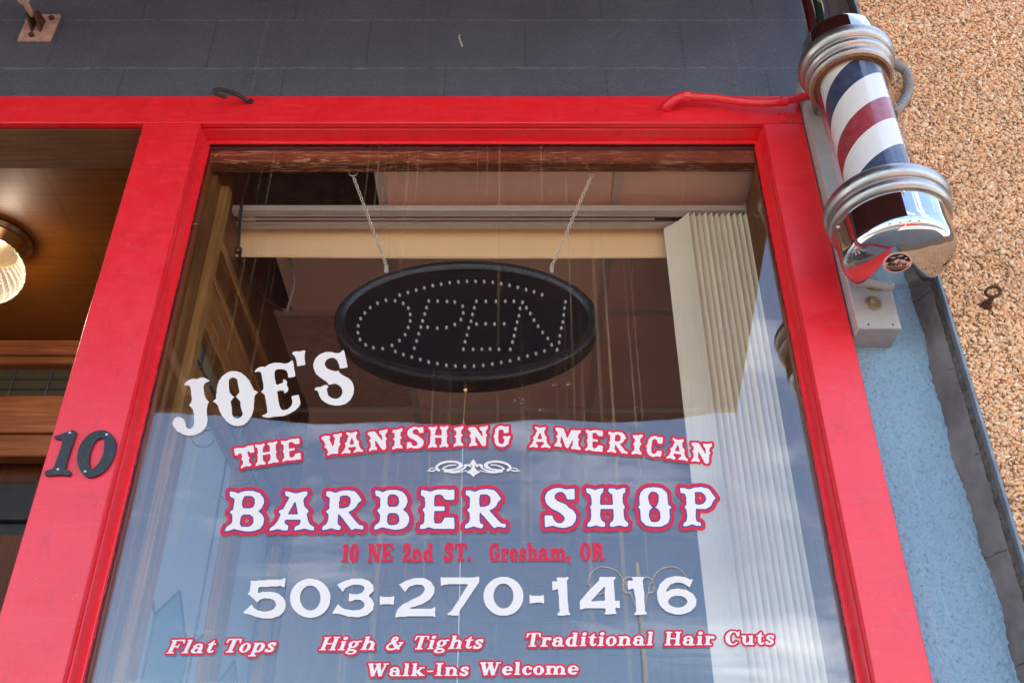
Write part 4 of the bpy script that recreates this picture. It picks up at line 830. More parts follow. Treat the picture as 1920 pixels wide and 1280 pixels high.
# ------------------------------------------------------------------ the street behind the photographer (seen only as reflections)
def tree(x, y, h, seed, label, spread=0.42):
    rr = random.Random(seed); t = empty('street_tree', (x, y, 0), label, 'tree', 'trees across the street')
    mb = MB(); mb.tube([(x, y, -0.1), (x + 0.1, y, h*0.25), (x - 0.05, y + 0.1, h*0.5), (x, y, h*0.8)], (0.16*h/7, 0.03), 8, smooth=3)
    for k in range(7):
        a = rr.uniform(0, 6.28); z = h*rr.uniform(0.3, 0.6); mb.tube([(x, y, z), (x + math.cos(a)*h*0.12, y + math.sin(a)*h*0.12, z + h*0.12), (x + math.cos(a)*h*0.25, y + math.sin(a)*h*0.25, z + h*0.2)], (0.05, 0.015), 6)
    obj('trunk', mb, M['joist'], t, 60); mb = MB()
    cl = [Vector((rr.gauss(0, 1), rr.gauss(0, 1), rr.gauss(0, 1))).normalized()*rr.uniform(0.35, 1) for _ in range(26)]
    for c in cl:
        cc = Vector((x + c.x*h*spread*0.6, y + c.y*h*spread*0.6, h*0.66 + c.z*h*0.28))
        for _ in range(90):
            p = cc + Vector((rr.gauss(0, 0.07), rr.gauss(0, 0.07), rr.gauss(0, 0.055)))*h; u = Vector((rr.gauss(0,1), rr.gauss(0,1), rr.gauss(0,1))).normalized(); v_ = u.orthogonal().normalized(); s = h*rr.uniform(0.012, 0.024)
            mb.add([p - u*s, p + v_*s*0.6, p + u*s, p - v_*s*0.6], [(0, 1, 2, 3)])
    obj('crown', mb, LEAF, t)
LEAF = plain('leaves', (0.065, 0.115, 0.03), 0.6, var=0.5, vscale=2)
for i, (x, y, h, lb) in enumerate(((-13.5, -27, 9.6, 'tallest leafy street tree across the road on the left'), (-4, -30, 6.0, 'rounded street tree across the road behind the photographer'), (5, -29, 6.6, 'broad street tree across the road opposite the pole'), (13, -27, 7.0, 'street tree across the road far to the right'))): tree(x, y, h, 20 + i, lb)
# parked red car
cx, cy = 1.6, -6.6
car = empty('parked_car', (cx, cy, -0.14), 'red car parked at the kerb across from the shop', 'car')
side = [(-2.1, 0.30), (-2.15, 0.62), (-1.95, 0.86), (-1.2, 0.93), (-0.62, 1.36), (0.62, 1.40), (1.35, 0.98), (2.0, 0.90), (2.15, 0.62), (2.1, 0.30)]
paint = plain('red_car_paint', (0.55, 0.012, 0.018), 0.2, var=0.03, coat=1.0); mb = MB()
bm = bmesh.new(); lo = [bm.verts.new((cx + a, cy - 0.86, b - 0.14 + 0.0)) for a, b in side]; hi = [bm.verts.new((cx + a, cy + 0.86, b - 0.14)) for a, b in side]
bm.faces.new(lo); bm.faces.new(hi[::-1])
for i in range(len(side)): bm.faces.new((lo[i], hi[i], hi[(i+1) % len(side)], lo[(i+1) % len(side)]))
for q in bm.verts:
    if q.co.z > 0.95: q.co.y = cy + (q.co.y - cy)*0.76
bmesh.ops.recalc_face_normals(bm, faces=bm.faces[:]); bmesh.ops.bevel(bm, geom=bm.edges[:], offset=0.07, segments=3, profile=0.5, affect='EDGES'); mb.bm(bm); obj('body', mb, paint, car, 45)
GL = plain('car_glass', (0.02, 0.025, 0.03), 0.05)
for s in (-1, 1):
    for xs_ in ((( -0.98, 0.96), (-0.55, 1.28), (0.0, 1.31), (0.0, 0.97)), ((0.06, 0.97), (0.06, 1.31), (0.55, 1.31), (1.08, 0.99))):
        mb = MB(); mb.add([(cx + a, cy + s*(0.875 - 0.2*max(0, (b - 0.93)/0.45)), b - 0.14) for a, b in xs_], [(0, 1, 2, 3)]); obj('side_window', mb, GL, car)
for x in (-1.32, 1.30):
    for s in (-1, 1):
        mb = MB(); mb.lathe([(0.19, -0.1), (0.30, -0.1), (0.325, -0.07), (0.325, 0.07), (0.30, 0.1), (0.19, 0.1)], (cx + x, cy + s*0.80, 0.185), 32, Matrix.Rotation(R(90), 4, 'X')); wh = obj('wheel', mb, M['rubber'], car, 40)
        mb = MB(); mb.lathe([(0.0, -0.102), (0.05, -0.104), (0.19, -0.09), (0.19, 0.09), (0.05, 0.104), (0.0, 0.102)], (cx + x, cy + s*0.80, 0.185), 24, Matrix.Rotation(R(90), 4, 'X')); obj('rim', mb, M['alu'], wh, 40)
# ornamental street lamp, mirrored right of centre in the glass
lx, ly = 0.86, -4.6
sl = empty('street_lamp', (lx, ly, 0), 'slender pale lamp post with twin scroll arms at the kerb', 'street lamp')
LPM = plain('pale_lamp_paint', (0.52, 0.56, 0.58), 0.5); mb = MB()
mb.lathe([(0.16, 0), (0.16, 0.08), (0.10, 0.3), (0.055, 0.9), (0.04, 1.0), (0.024, 3.0), (0.017, 4.16), (0.0, 4.17)], (lx, ly, 0), 20); mb.ball((lx, ly, 3.22), 0.05, 14, 10, (1, 1, 1.3)); obj('post', mb, LPM, sl, 40)
for s_ in (-1, 1):
    mb = MB()
    mb.tube([(lx, ly, 3.70), (lx + s_*0.05, ly, 3.92), (lx + s_*0.14, ly, 4.10), (lx + s_*0.27, ly, 4.13), (lx + s_*0.34, ly, 4.03), (lx + s_*0.28, ly, 3.94), (lx + s_*0.20, ly, 3.98), (lx + s_*0.22, ly, 4.04)], 0.007, 8, smooth=6)
    mb.tube([(lx, ly, 3.98), (lx + s_*0.05, ly, 4.06), (lx + s_*0.10, ly, 4.03), (lx + s_*0.10, ly, 3.96), (lx + s_*0.06, ly, 3.95)], 0.008, 8, smooth=6); obj('scroll_arm', mb, LPM, sl, 60)
# ------------------------------------------------------------------ lettering: outlines drawn here by hand, cut like sign vinyl
def poly_in(P, X, Y):
    """even-odd test of the grid points against polygon P"""
    ins = np.zeros(X.shape, bool); n = len(P)
    for i in range(n):
        x0, y0 = P[i]; x1, y1 = P[(i+1) % n]
        if y0 == y1: continue
        c = ((y0 > Y) != (y1 > Y)); ins ^= c & (X < (x1-x0)*(Y-y0)/(y1-y0) + x0)
    return ins
def blur(f, k=1):
    for _ in range(k):
        g = np.pad(f, 1, mode='edge'); f = (g[:-2, 1:-1] + 2*g[1:-1, 1:-1] + g[2:, 1:-1])/4
        g = np.pad(f, 1, mode='edge'); f = (g[1:-1, :-2] + 2*g[1:-1, 1:-1] + g[1:-1, 2:])/4
    return f
def dist_out(mask, dmax):
    """distance (in cells) to the nearest set cell, exact up to dmax"""
    big = dmax + 2; H, W = mask.shape; g = np.where(mask, 0.0, big)
    for i in range(1, H): g[i] = np.minimum(g[i], g[i-1] + 1)
    for i in range(H-2, -1, -1): g[i] = np.minimum(g[i], g[i+1] + 1)
    o = g.copy()
    for dx in range(1, int(dmax) + 2):
        o[:, dx:] = np.minimum(o[:, dx:], np.sqrt(g[:, :-dx]**2 + dx*dx)); o[:, :-dx] = np.minimum(o[:, :-dx], np.sqrt(g[:, dx:]**2 + dx*dx))
    return o
def contours(f, L):
    """closed iso-lines of f at L as lists of (col, row)"""
    f = np.pad(f - L, 1, constant_values=-1.0); f[f == 0] = 1e-6
    s = f > 0; c = s[:-1, :-1].astype(int) + s[:-1, 1:]*2 + s[1:, 1:]*4 + s[1:, :-1]*8
    nx = {}
    def pt(k):
        i, j, h = k
        if h == 0: a, b = f[i, j], f[i, j+1]; return (j + a/(a-b) - 1, i - 1.0)
        a, b = f[i, j], f[i+1, j]; return (j - 1.0, i + a/(a-b) - 1)
    T = {1: [(3, 0)], 2: [(0, 1)], 3: [(3, 1)], 4: [(1, 2)], 5: [(3, 0), (1, 2)], 6: [(0, 2)], 7: [(3, 2)], 8: [(2, 3)], 9: [(2, 0)], 10: [(0, 1), (2, 3)], 11: [(2, 1)], 12: [(1, 3)], 13: [(1, 0)], 14: [(0, 3)]}
    for i, j in np.argwhere((c > 0) & (c < 15)):
        e = ((i, j, 0), (i, j+1, 1), (i+1, j, 0), (i, j, 1))
        for a, b in T[int(c[i, j])]: nx[e[a]] = e[b]
    loops = []
    while nx:
        k, v = nx.popitem(); lp_ = [pt(k)]
        while v in nx: lp_.append(pt(v)); v = nx.pop(v)
        lp_.append(pt(v))
        if len(lp_) > 6: loops.append(simplify(lp_, 0.16))
    return loops
def simplify(P, tol):
    A = np.array(P); n = len(A); keep = np.zeros(n, bool); keep[0] = keep[-1] = True
    m = int(np.argmax(((A - A[0])**2).sum(1))); keep[m] = True; st = [(0, m), (m, n-1)]
    while st:
        a, b = st.pop()
        if b - a < 2: continue
        d = A[b] - A[a]; L = math.hypot(*d) or 1e-9; q = np.abs((A[a+1:b, 0]-A[a, 0])*d[1] - (A[a+1:b, 1]-A[a, 1])*d[0])/L
        k = int(np.argmax(q))
        if q[k] > tol: keep[a+1+k] = True; st += [(a, a+1+k), (a+1+k, b)]
    return [P[i] for i in np.nonzero(keep)[0]][:-1]
def fill_loops(loops, extrude=0.0, bevel=0.0):
    """fill closed loops (holes included) -> (verts, faces)"""
    cu = bpy.data.curves.new('tmp', 'CURVE'); cu.dimensions = '2D'; cu.fill_mode = 'BOTH' if extrude else 'FRONT'; cu.extrude = extrude; cu.bevel_depth = bevel; cu.bevel_resolution = 1
    for l in loops:
        if len(l) < 3: continue
        s = cu.splines.new('POLY'); s.points.add(len(l)-1); s.points.foreach_set('co', [q for p in l for q in (p[0], p[1], 0, 1)]); s.use_cyclic_u = True
    o = bpy.data.objects.new('tmp', cu); COL.objects.link(o); dg = bpy.context.evaluated_depsgraph_get(); me = bpy.data.meshes.new_from_object(o.evaluated_get(dg))
    r_ = ([tuple(v.co) for v in me.vertices], [tuple(p.vertices) for p in me.polygons])
    bpy.data.objects.remove(o); bpy.data.curves.remove(cu); bpy.data.meshes.remove(me); return r_
class Line:
    """one line of lettering, rasterised in the plane of the glass, then cut out"""
    def __init__(s, x0, x1, z0, z1, res):
        s.x0, s.z0, s.res = x0, z0, res; s.X, s.Z = np.meshgrid(np.arange(x0, x1, 1/res), np.arange(z0, z1, 1/res)); s.m = np.zeros(s.X.shape, bool)
    def sub(s, P):
        xs = [p[0] for p in P]; zs = [p[1] for p in P]; H, W = s.m.shape
        j0 = max(0, int((min(xs)-s.x0)*s.res)-1); j1 = min(W, int((max(xs)-s.x0)*s.res)+2); i0 = max(0, int((min(zs)-s.z0)*s.res)-1); i1 = min(H, int((max(zs)-s.z0)*s.res)+2)
        return slice(i0, i1), slice(j0, j1)
    def fill(s, P, on=True):
        a = s.sub(P)
        if s.m[a].size == 0: return
        k = poly_in(P, s.X[a], s.Z[a]); s.m[a] = (s.m[a] | k) if on else (s.m[a] & ~k)
    def glyph(s, ops):
        """additive shapes first, holes cut only inside this glyph"""
        L2 = Line.__new__(Line); L2.x0, L2.z0, L2.res, L2.X, L2.Z = s.x0, s.z0, s.res, s.X, s.Z; L2.m = np.zeros(s.m.shape, bool)
        for sign, P in ops: L2.fill(P, sign > 0)
        s.m |= L2.m
    def layer(s, d=0.0):
        if d <= 0: f, L = blur(s.m.astype(float), 2), 0.5
        else: f, L = -blur(dist_out(s.m, d*s.res + 1), 1), -d*s.res
        return [[(s.x0 + c/s.res, s.z0 + r_/s.res) for c, r_ in l] for l in contours(f, L)]
def cut(name, line, layers, parent, y=G0 - 0.0003):
    mb = MB(); mats = []
    for k, (d, m_) in enumerate(layers):
        v, f = fill_loops(line.layer(d)); mb.mat(k); mats.append(m_); yy = y - 0.00022*(len(layers)>1)*k
        mb.add([(a, yy, b) for a, b, _ in v], f)
    return obj(name, mb, mats, parent)
# -------- traced letters: (origin, scale, outlines, holes), photo-crop pixels
GL_ = {}
def trace(key, org, sc, outs, holes=(), ells=()):
    def pl(P): return [(lambda q: (q.x, q.z))(at_y(org[0] + x/sc, org[1] + y/sc, G0)) for x, y in P]
    el = lambda e: [(e[0] + e[2]*math.cos(2*math.pi*k/48), e[1] + e[3]*math.sin(2*math.pi*k/48)) for k in range(48)]
    ops = [(1, pl(o)) for o in outs] + [(1, pl(el(e))) for e in ells if e[4] > 0] + [(-1, pl(h)) for h in holes] + [(-1, pl(el(e))) for e in ells if e[4] < 0]
    A = [p for s_, P in ops if s_ > 0 for p in P]; x0, x1 = min(p[0] for p in A), max(p[0] for p in A); z0, z1 = min(p[1] for p in A), max(p[1] for p in A)
    GL_[key] = ([(s_, [((p[0]-x0)/(x1-x0), (p[1]-z0)/(z1-z0)) for p in P]) for s_, P in ops], ops)
def place(line, key, b0, b1, h):
    """put a traced letter on the baseline b0-b1 (plane points) with height h"""
    u = np.array(b1) - np.array(b0); up = np.array((-u[1], u[0]))/np.hypot(*u)*h
    line.glyph([(s_, [tuple(np.array(b0) + u*p[0] + up*p[1]) for p in P]) for s_, P in GL_[key][0]])
BS, SS = (400, 890), 3.84; BS2 = (860, 890); VS, VV = (430, 770), 4.174; VS2 = (890, 770)
trace('B', BS, SS, [[(118,118),(150,122),(178,134),(205,122),(240,115),(290,116),(335,132),(362,165),(366,200),(350,238),(322,260),(352,285),(366,315),(362,352),(340,385),(300,402),(250,408),(200,400),(150,388),(110,402),(80,405),(95,375),(115,362),(135,345),(140,300),(135,285),(118,268),(142,250),(148,235),(155,180),(145,165),(120,158)]], [[(215,165),(230,150),(275,150),(298,170),(300,205),(290,230),(265,242),(215,240),(205,215)],[(200,300),(215,285),(265,285),(288,305),(290,340),(275,365),(245,375),(200,372),(190,350)]])
trace('A', BS, SS, [[(515,118),(550,122),(595,135),(640,122),(680,118),(675,150),(658,160),(648,180),(655,225),(668,240),(690,260),(672,280),(680,320),(690,350),(712,368),(728,372),(722,400),(690,395),(655,385),(615,395),(580,400),(590,372),(612,362),(628,350),(632,320),(520,320),(510,340),(520,355),(540,365),(535,400),(500,398),(465,388),(430,398),(400,403),(415,378),(440,362),(465,330),(485,285),(468,262),(505,245),(520,215),(548,165),(540,155),(520,150)]], [[(590,185),(612,285),(535,285)]])
trace('R', BS, SS, [[(815,118),(850,120),(880,130),(920,115),(970,110),(1020,118),(1045,145),(1068,182),(1040,205),(1030,230),(1000,255),(970,265),(1030,340),(1050,362),(1082,365),(1078,395),(1045,388),(1020,385),(995,398),(930,310),(900,275),(895,340),(898,360),(918,368),(912,398),(880,392),(850,382),(815,392),(780,398),(790,368),(815,355),(825,330),(830,285),(810,262),(835,245),(838,200),(840,170),(830,158),(812,152)]], [[(915,150),(965,148),(988,165),(990,200),(975,228),(940,240),(905,240),(905,200)]])
trace('E', BS, SS, [[(1497,108),(1530,112),(1560,122),(1600,108),(1650,103),(1700,108),(1735,105),(1735,180),(1680,180),(1660,170),(1655,150),(1630,140),(1595,145),(1590,180),(1590,228),(1665,228),(1665,258),(1590,258),(1588,300),(1590,345),(1610,352),(1645,345),(1660,320),(1665,305),(1735,305),(1735,390),(1690,388),(1640,388),(1590,388),(1550,375),(1520,388),(1485,390),(1492,360),(1515,350),(1522,320),(1520,270),(1505,250),(1525,230),(1525,170),(1515,155),(1495,148)]])
trace('S', BS2, SS, [[(835,98),(837,175),(782,178),(770,145),(745,122),(715,125),(690,145),(690,170),(715,190),(770,212),(790,235),(825,255),(845,290),(842,330),(815,365),(770,380),(720,378),(680,365),(650,370),(620,378),(620,290),(675,292),(685,325),(710,348),(745,345),(765,325),(760,300),(720,265),(665,240),(630,205),(620,165),(635,125),(680,98),(725,92),(770,105),(800,102)]])
trace('H', BS2, SS, [[(918,95),(950,98),(980,110),(1015,98),(1042,95),(1040,125),(1022,140),(1018,170),(1018,215),(1110,215),(1110,165),(1105,138),(1080,125),(1080,95),(1115,98),(1142,108),(1175,96),(1200,95),(1200,125),(1182,138),(1180,170),(1185,215),(1200,232),(1185,250),(1190,300),(1195,325),(1220,345),(1222,370),(1190,372),(1160,362),(1120,372),(1088,375),(1090,345),(1112,330),(1118,290),(1115,245),(1018,245),(1020,300),(1028,330),(1052,342),(1055,372),(1020,372),(990,362),(955,372),(925,375),(930,345),(950,330),(955,290),(955,250),(945,232),(958,215),(955,165),(948,140),(922,128)]])
trace('O', BS2, SS, [[(1400,88),(1460,95),(1500,130),(1505,180),(1510,215),(1532,232),(1515,250),(1522,300),(1510,345),(1465,370),(1415,375),(1350,365),(1315,330),(1308,280),(1305,245),(1290,232),(1305,215),(1300,170),(1310,125),(1345,95)]], [[(1385,120),(1420,122),(1440,145),(1440,195),(1425,228),(1410,235),(1385,228),(1370,200),(1362,160),(1370,135)],[(1400,233),(1430,240),(1450,265),(1455,310),(1440,335),(1410,342),(1382,335),(1370,300),(1370,262),(1385,242)]])
trace('P', BS2, SS, [[(1592,92),(1625,95),(1660,105),(1700,90),(1750,88),(1800,100),(1825,135),(1850,168),(1830,190),(1815,225),(1780,245),(1725,245),(1708,240),(1705,300),(1712,335),(1740,342),(1745,368),(1710,365),(1680,355),(1645,368),(1615,370),(1620,345),(1640,335),(1645,300),(1640,250),(1625,232),(1640,215),(1638,160),(1630,135),(1598,130)]], [[(1700,122),(1745,122),(1775,145),(1782,180),(1765,205),(1735,215),(1705,212),(1700,160)]])
trace('T', VS, VV, [[(50,298),(55,235),(90,235),(130,245),(165,232),(205,235),(200,300),(168,302),(165,280),(148,285),(145,320),(155,340),(142,360),(140,385),(155,400),(145,420),(108,412),(68,428),(72,405),(92,392),(98,360),(88,340),(102,322),(100,290),(85,285),(75,300)]])
trace('V', VS, VV, [[(720,190),(755,182),(785,185),(792,205),(778,215),(795,285),(800,292),(825,215),(815,200),(815,178),(850,180),(885,172),(880,200),(865,210),(852,260),(864,270),(845,290),(830,340),(832,358),(785,352),(740,368),(745,345),(755,335),(748,300),(728,285),(742,270),(735,225),(722,215)]])
trace('N', VS, VV, [[(1085,150),(1115,142),(1145,142),(1200,240),(1198,180),(1180,165),(1180,140),(1210,140),(1250,128),(1248,155),(1232,170),(1225,205),(1240,215),(1225,235),(1222,300),(1215,318),(1190,318),(1140,215),(1135,280),(1150,295),(1148,315),(1110,312),(1080,325),(1085,300),(1100,285),(1102,240),(1088,225),(1105,210),(1105,185),(1088,172)]])
trace('I', VS, VV, [[(1290,132),(1325,132),(1362,118),(1362,142),(1345,155),(1340,190),(1354,203),(1338,220),(1335,265),(1350,280),(1348,300),(1312,294),(1275,308),(1278,284),(1295,270),(1300,225),(1285,212),(1302,200),(1305,165),(1290,155)]])
trace('G', VS2, VV, [[(262,85),(265,145),(225,148),(220,120),(200,115),(182,125),(180,200),(185,235),(205,248),(225,240),(232,205),(220,195),(218,180),(235,172),(250,180),(280,168),(278,190),(268,200),(265,240),(235,268),(200,272),(165,258),(152,225),(150,195),(140,178),(152,165),(155,115),(178,88),(205,82),(235,92)]])
trace('M', VS2, VV, [[(622,118),(655,120),(685,125),(720,215),(745,132),(780,135),(820,130),(815,155),(800,168),(798,200),(812,215),(802,235),(808,275),(828,290),(825,312),(790,305),(755,308),(755,285),(765,270),(762,215),(732,300),(715,298),(670,185),(668,255),(682,270),(680,295),(650,288),(625,290),(628,268),(642,255),(645,215),(630,200),(645,185),(642,155),(625,142)]])
trace('C', VS2, VV, [[(1452,180),(1455,245),(1420,245),(1410,215),(1390,205),(1375,220),(1375,300),(1385,340),(1405,345),(1420,335),(1425,312),(1462,312),(1460,365),(1430,362),(1400,375),(1365,360),(1345,325),(1345,295),(1332,280),(1345,262),(1345,220),(1365,190),(1395,178),(1425,190)]])
PS, PP = (440, 1065), 4.267; PS2 = (870, 1065)
trace('5', PS, PP, [[(120,95),(140,100),(260,92),(375,88),(400,76),(410,80),(400,158),(385,148),(370,140),(280,145),(190,150),(185,200),(225,188),(290,185),(350,200),(395,240),(410,285),(400,335),(365,375),(300,398),(230,400),(165,385),(110,365),(68,358),(75,345),(140,285),(147,310),(185,335),(235,345),(285,340),(320,320),(332,290),(320,258),(285,240),(240,238),(200,250),(180,275),(165,255),(100,198),(120,190),(130,110)]])
trace('0', PS, PP, [], [], [(605,238,162,156,1), (605,236,82,100,-1)])
trace('3', PS, PP, [[(813,120),(830,125),(880,100),(945,82),(1015,80),(1075,98),(1110,135),(1112,180),(1070,220),(1100,245),(1115,285),(1105,335),(1060,372),(990,390),(910,385),(845,365),(800,360),(780,368),(785,350),(828,280),(838,300),(880,325),(940,335),(1000,332),(1035,310),(1038,275),(1010,252),(960,252),(925,265),(913,262),(918,190),(930,205),(975,208),(1020,195),(1040,165),(1030,140),(990,128),(935,132),(885,155),(868,188),(855,175)]])
trace('-', PS, PP, [[(1165,215),(1180,228),(1265,225),(1278,215),(1272,298),(1258,285),(1178,288),(1160,298)]])
trace('2', PS, PP, [[(1305,122),(1325,125),(1380,95),(1450,75),(1520,78),(1570,105),(1597,150),(1595,200),(1565,245),(1500,285),(1420,310),(1380,322),(1480,322),(1580,320),(1605,305),(1605,395),(1590,380),(1460,382),(1310,385),(1292,400),(1285,375),(1300,330),(1340,290),(1420,250),(1490,215),(1520,180),(1520,150),(1495,130),(1450,128),(1400,145),(1375,168),(1368,192),(1355,175)]])
trace('7', PS2, PP, [[(-187,65),(-175,73),(0,72),(105,70),(122,60),(122,108),(60,200),(0,290),(-35,340),(-35,372),(-50,378),(-140,372),(-150,378),(-130,360),(-100,340),(-20,215),(35,125),(-100,125),(-165,130),(-185,145)]])
trace('0b', PS2, PP, [], [], [(316,223,160,156,1), (316,220,80,100,-1)])
trace('-b', PS2, PP, [[(525,205),(540,218),(625,217),(640,207),(642,290),(625,272),(542,276),(527,288)]])
one = [(738,72),(838,70),(835,85),(822,95),(828,200),(835,345),(850,362),(850,372),(745,378),(748,364),(765,345),(760,250),(752,165),(720,170),(712,185),(705,155),(705,98),(722,105),(745,105),(750,95),(740,85)]
trace('1', PS2, PP, [one])
trace('1b', PS2, PP, [[(x + (605 if y < 200 else 607) + (0 if y < 200 else 6), y - 4) for x, y in one]])
trace('4', PS2, PP, [[(1080,70),(1215,68),(1212,82),(1198,92),(1202,180),(1205,258),(1230,262),(1245,248),(1250,325),(1235,315),(1210,315),(1210,345),(1228,362),(1120,370),(1135,345),(1132,318),(950,320),(928,338),(925,265),(1000,175),(1085,90)]], [[(1125,140),(1130,260),(1015,262)]])
trace('6', PS2, PP, [[(1838,78),(1802,155),(1790,140),(1745,115),(1700,110),(1650,130),(1622,165),(1615,195),(1650,170),(1710,160),(1780,172),(1835,205),(1860,250),(1855,300),(1820,340),(1760,365),(1690,368),(1620,345),(1570,300),(1545,240),(1545,180),(1570,120),(1620,78),(1690,60),(1760,68),(1815,90)]], [], [(1710,265,77,47,-1)])
JS, JJ = (310, 640), 5.053
trace('J', JS, JJ, [[(175,415),(200,380),(235,360),(270,352),(300,358),(335,340),(375,345),(425,375),(395,385),(370,400),(362,440),(370,500),(385,545),(413,572),(400,600),(392,640),(395,690),(402,750),(395,790),(365,835),(325,865),(280,885),(225,892),(170,880),(115,850),(80,810),(68,775),(80,735),(110,715),(150,718),(180,740),(192,775),(195,805),(215,828),(245,828),(268,800),(275,760),(272,690),(262,640),(222,602),(245,580),(252,545),(245,490),(238,440),(230,420),(205,415)]])
trace('Oj', JS, JJ, [[(620,283),(665,280),(715,295),(760,330),(795,370),(820,420),(840,462),(882,478),(848,510),(840,570),(838,640),(820,700),(785,755),(740,790),(690,800),(640,795),(590,765),(545,715),(515,660),(500,610),(480,585),(448,570),(478,545),(485,490),(490,430),(510,370),(545,325),(585,295)]], [[(600,370),(620,345),(655,342),(682,360),(690,420),(704,478),(680,512),(660,525),(640,520),(610,488),(603,440)],[(672,525),(710,565),(715,620),(735,690),(715,720),(685,732),(650,722),(632,690),(628,620),(618,570),(645,532)]])
trace('Ej', JS, JJ, [[(843,298),(855,270),(885,245),(920,238),(945,243),(985,215),(1040,200),(1090,203),(1135,212),(1175,200),(1200,175),(1212,195),(1218,240),(1228,300),(1232,332),(1165,345),(1160,305),(1148,275),(1110,262),(1075,260),(1045,268),(1033,300),(1038,350),(1048,400),(1055,412),(1085,402),(1115,390),(1120,372),(1100,352),(1135,362),(1157,385),(1150,415),(1165,440),(1165,465),(1145,485),(1115,495),(1130,475),(1120,463),(1085,465),(1060,472),(1068,540),(1082,610),(1095,640),(1115,652),(1155,645),(1190,615),(1205,580),(1195,518),(1265,505),(1272,540),(1282,585),(1265,620),(1225,655),(1175,685),(1110,708),(1045,710),(1020,715),(975,722),(930,715),(912,700),(945,690),(968,672),(962,610),(950,550),(943,505),(905,478),(930,455),(930,410),(918,350),(910,300),(895,285),(865,285)]])
trace("'j", JS, JJ, [[(1197,118),(1215,98),(1250,92),(1275,98),(1310,83),(1332,88),(1318,120),(1320,170),(1328,220),(1250,235),(1242,180),(1228,140),(1212,125)]])
trace('Sj', JS, JJ, [[(1690,75),(1700,110),(1710,160),(1728,245),(1655,258),(1645,215),(1625,175),(1600,155),(1565,155),(1530,170),(1512,200),(1512,230),(1535,258),(1575,275),(1610,282),(1650,278),(1645,295),(1690,325),(1740,350),(1775,390),(1788,440),(1780,500),(1755,550),(1710,590),(1655,605),(1595,605),(1535,590),(1485,555),(1460,515),(1448,475),(1425,455),(1408,468),(1420,440),(1445,430),(1475,430),(1500,415),(1530,410),(1552,435),(1528,440),(1535,480),(1545,515),(1575,535),(1620,545),(1655,530),(1675,500),(1678,460),(1660,425),(1625,402),(1590,400),(1548,412),(1535,385),(1480,350),(1430,310),(1405,260),(1402,215),(1420,165),(1460,125),(1510,102),(1570,100),(1620,112),(1655,108)]])
def g2(px, py): q = at_y(px, py, G0); return (q.x, q.z)
def box_of(pts, pad):
    xs = [p[0] for p in pts]; zs = [p[1] for p in pts]; return min(xs)-pad, max(xs)+pad, min(zs)-pad, max(zs)+pad
# owner's name
L_ = Line(*box_of([g2(320, 830), g2(670, 650), g2(320, 650), g2(670, 830)], 0.01), 900)
for k in ('J', 'Oj', 'Ej', "'j", 'Sj'): L_.glyph(GL_[k][1])
cut('name_lettering', L_, [(0, M['vinyl_white'])], win)
# phone number
L_ = Line(*box_of([g2(445, 1170), g2(1315, 1070)], 0.01), 900)
for k in ('5', '0', '3', '-', '2', '7', '0b', '-b', '1', '4', '1b', '6'): L_.glyph(GL_[k][1])
cut('phone_number', L_, [(0, M['vinyl_white'])], win)
# BARBER SHOP
L_ = Line(*box_of([g2(390, 1010), g2(1370, 890)], 0.03), 900)
for k in 'BARE': L_.glyph(GL_[k][1])
for k in 'SHOP': L_.glyph(GL_[k][1])
def bb(o, x, y, s): return g2(o[0] + x/s, o[1] + y/s)
def hgt(key): P = [p for s_, Q in GL_[key][1] if s_ > 0 for p in Q]; return max(p[1] for p in P) - min(p[1] for p in P)
place(L_, 'B', bb(BS, 1143, 396, SS), bb(BS, 1405, 394, SS), hgt('B')*0.985)
place(L_, 'R', bb(BS2, 42, 386, SS), bb(BS2, 338, 384, SS), hgt('R')*0.985)
cut('shop_lettering', L_, [(0.0100, M['vinyl_red']), (0.0036, M['vinyl_blue']), (0, M['vinyl_white'])], win)
# THE VANISHING AMERICAN, set on an arc
L_ = Line(*box_of([g2(435, 885), g2(1345, 785)], 0.03), 1100)
arc = []
for o, rows in ((VS, (('T',50,205,428,298,68,145),('H',207,385,413,0),('E',410,558,402,0),('V',722,884,368,0),('A',876,1046,346,0),('N',1082,1240,322,0),('I',1275,1358,304,0),('S',1390,1522,292,0),('H',1555,1717,274,0),('I',1755,1832,266,0))),
                (VS2, (('N',-55,103,264,0),('G',143,280,272,0),('A',425,592,284,0),('M',622,830,305,0),('E',862,1002,330,0),('R',1036,1198,348,0),('I',1228,1308,357,0),('C',1335,1466,374,0),('A',1497,1668,383,0),('N',1682,1842,388,0)))):
    for r_ in rows: arc.append((r_[0], bb(o, r_[1], r_[3], VV), bb(o, r_[2], r_[3], VV)))
mid = [((a[0]+b[0])/2, (a[1]+b[1])/2) for _, a, b in arc]
co_ = np.polyfit([m_[0] for m_ in mid], [m_[1] for m_ in mid], 3); fz = np.poly1d(co_)
capA = hgt('E')*0.585
for k, a, b in arc: place(L_, k, (a[0], float(fz(a[0]))), (b[0], float(fz(b[0]))), capA*(1.0 if k != 'S' else 1.02))
cut('tagline_lettering', L_, [(0.0058, M['vinyl_red']), (0, M['vinyl_white'])], win)
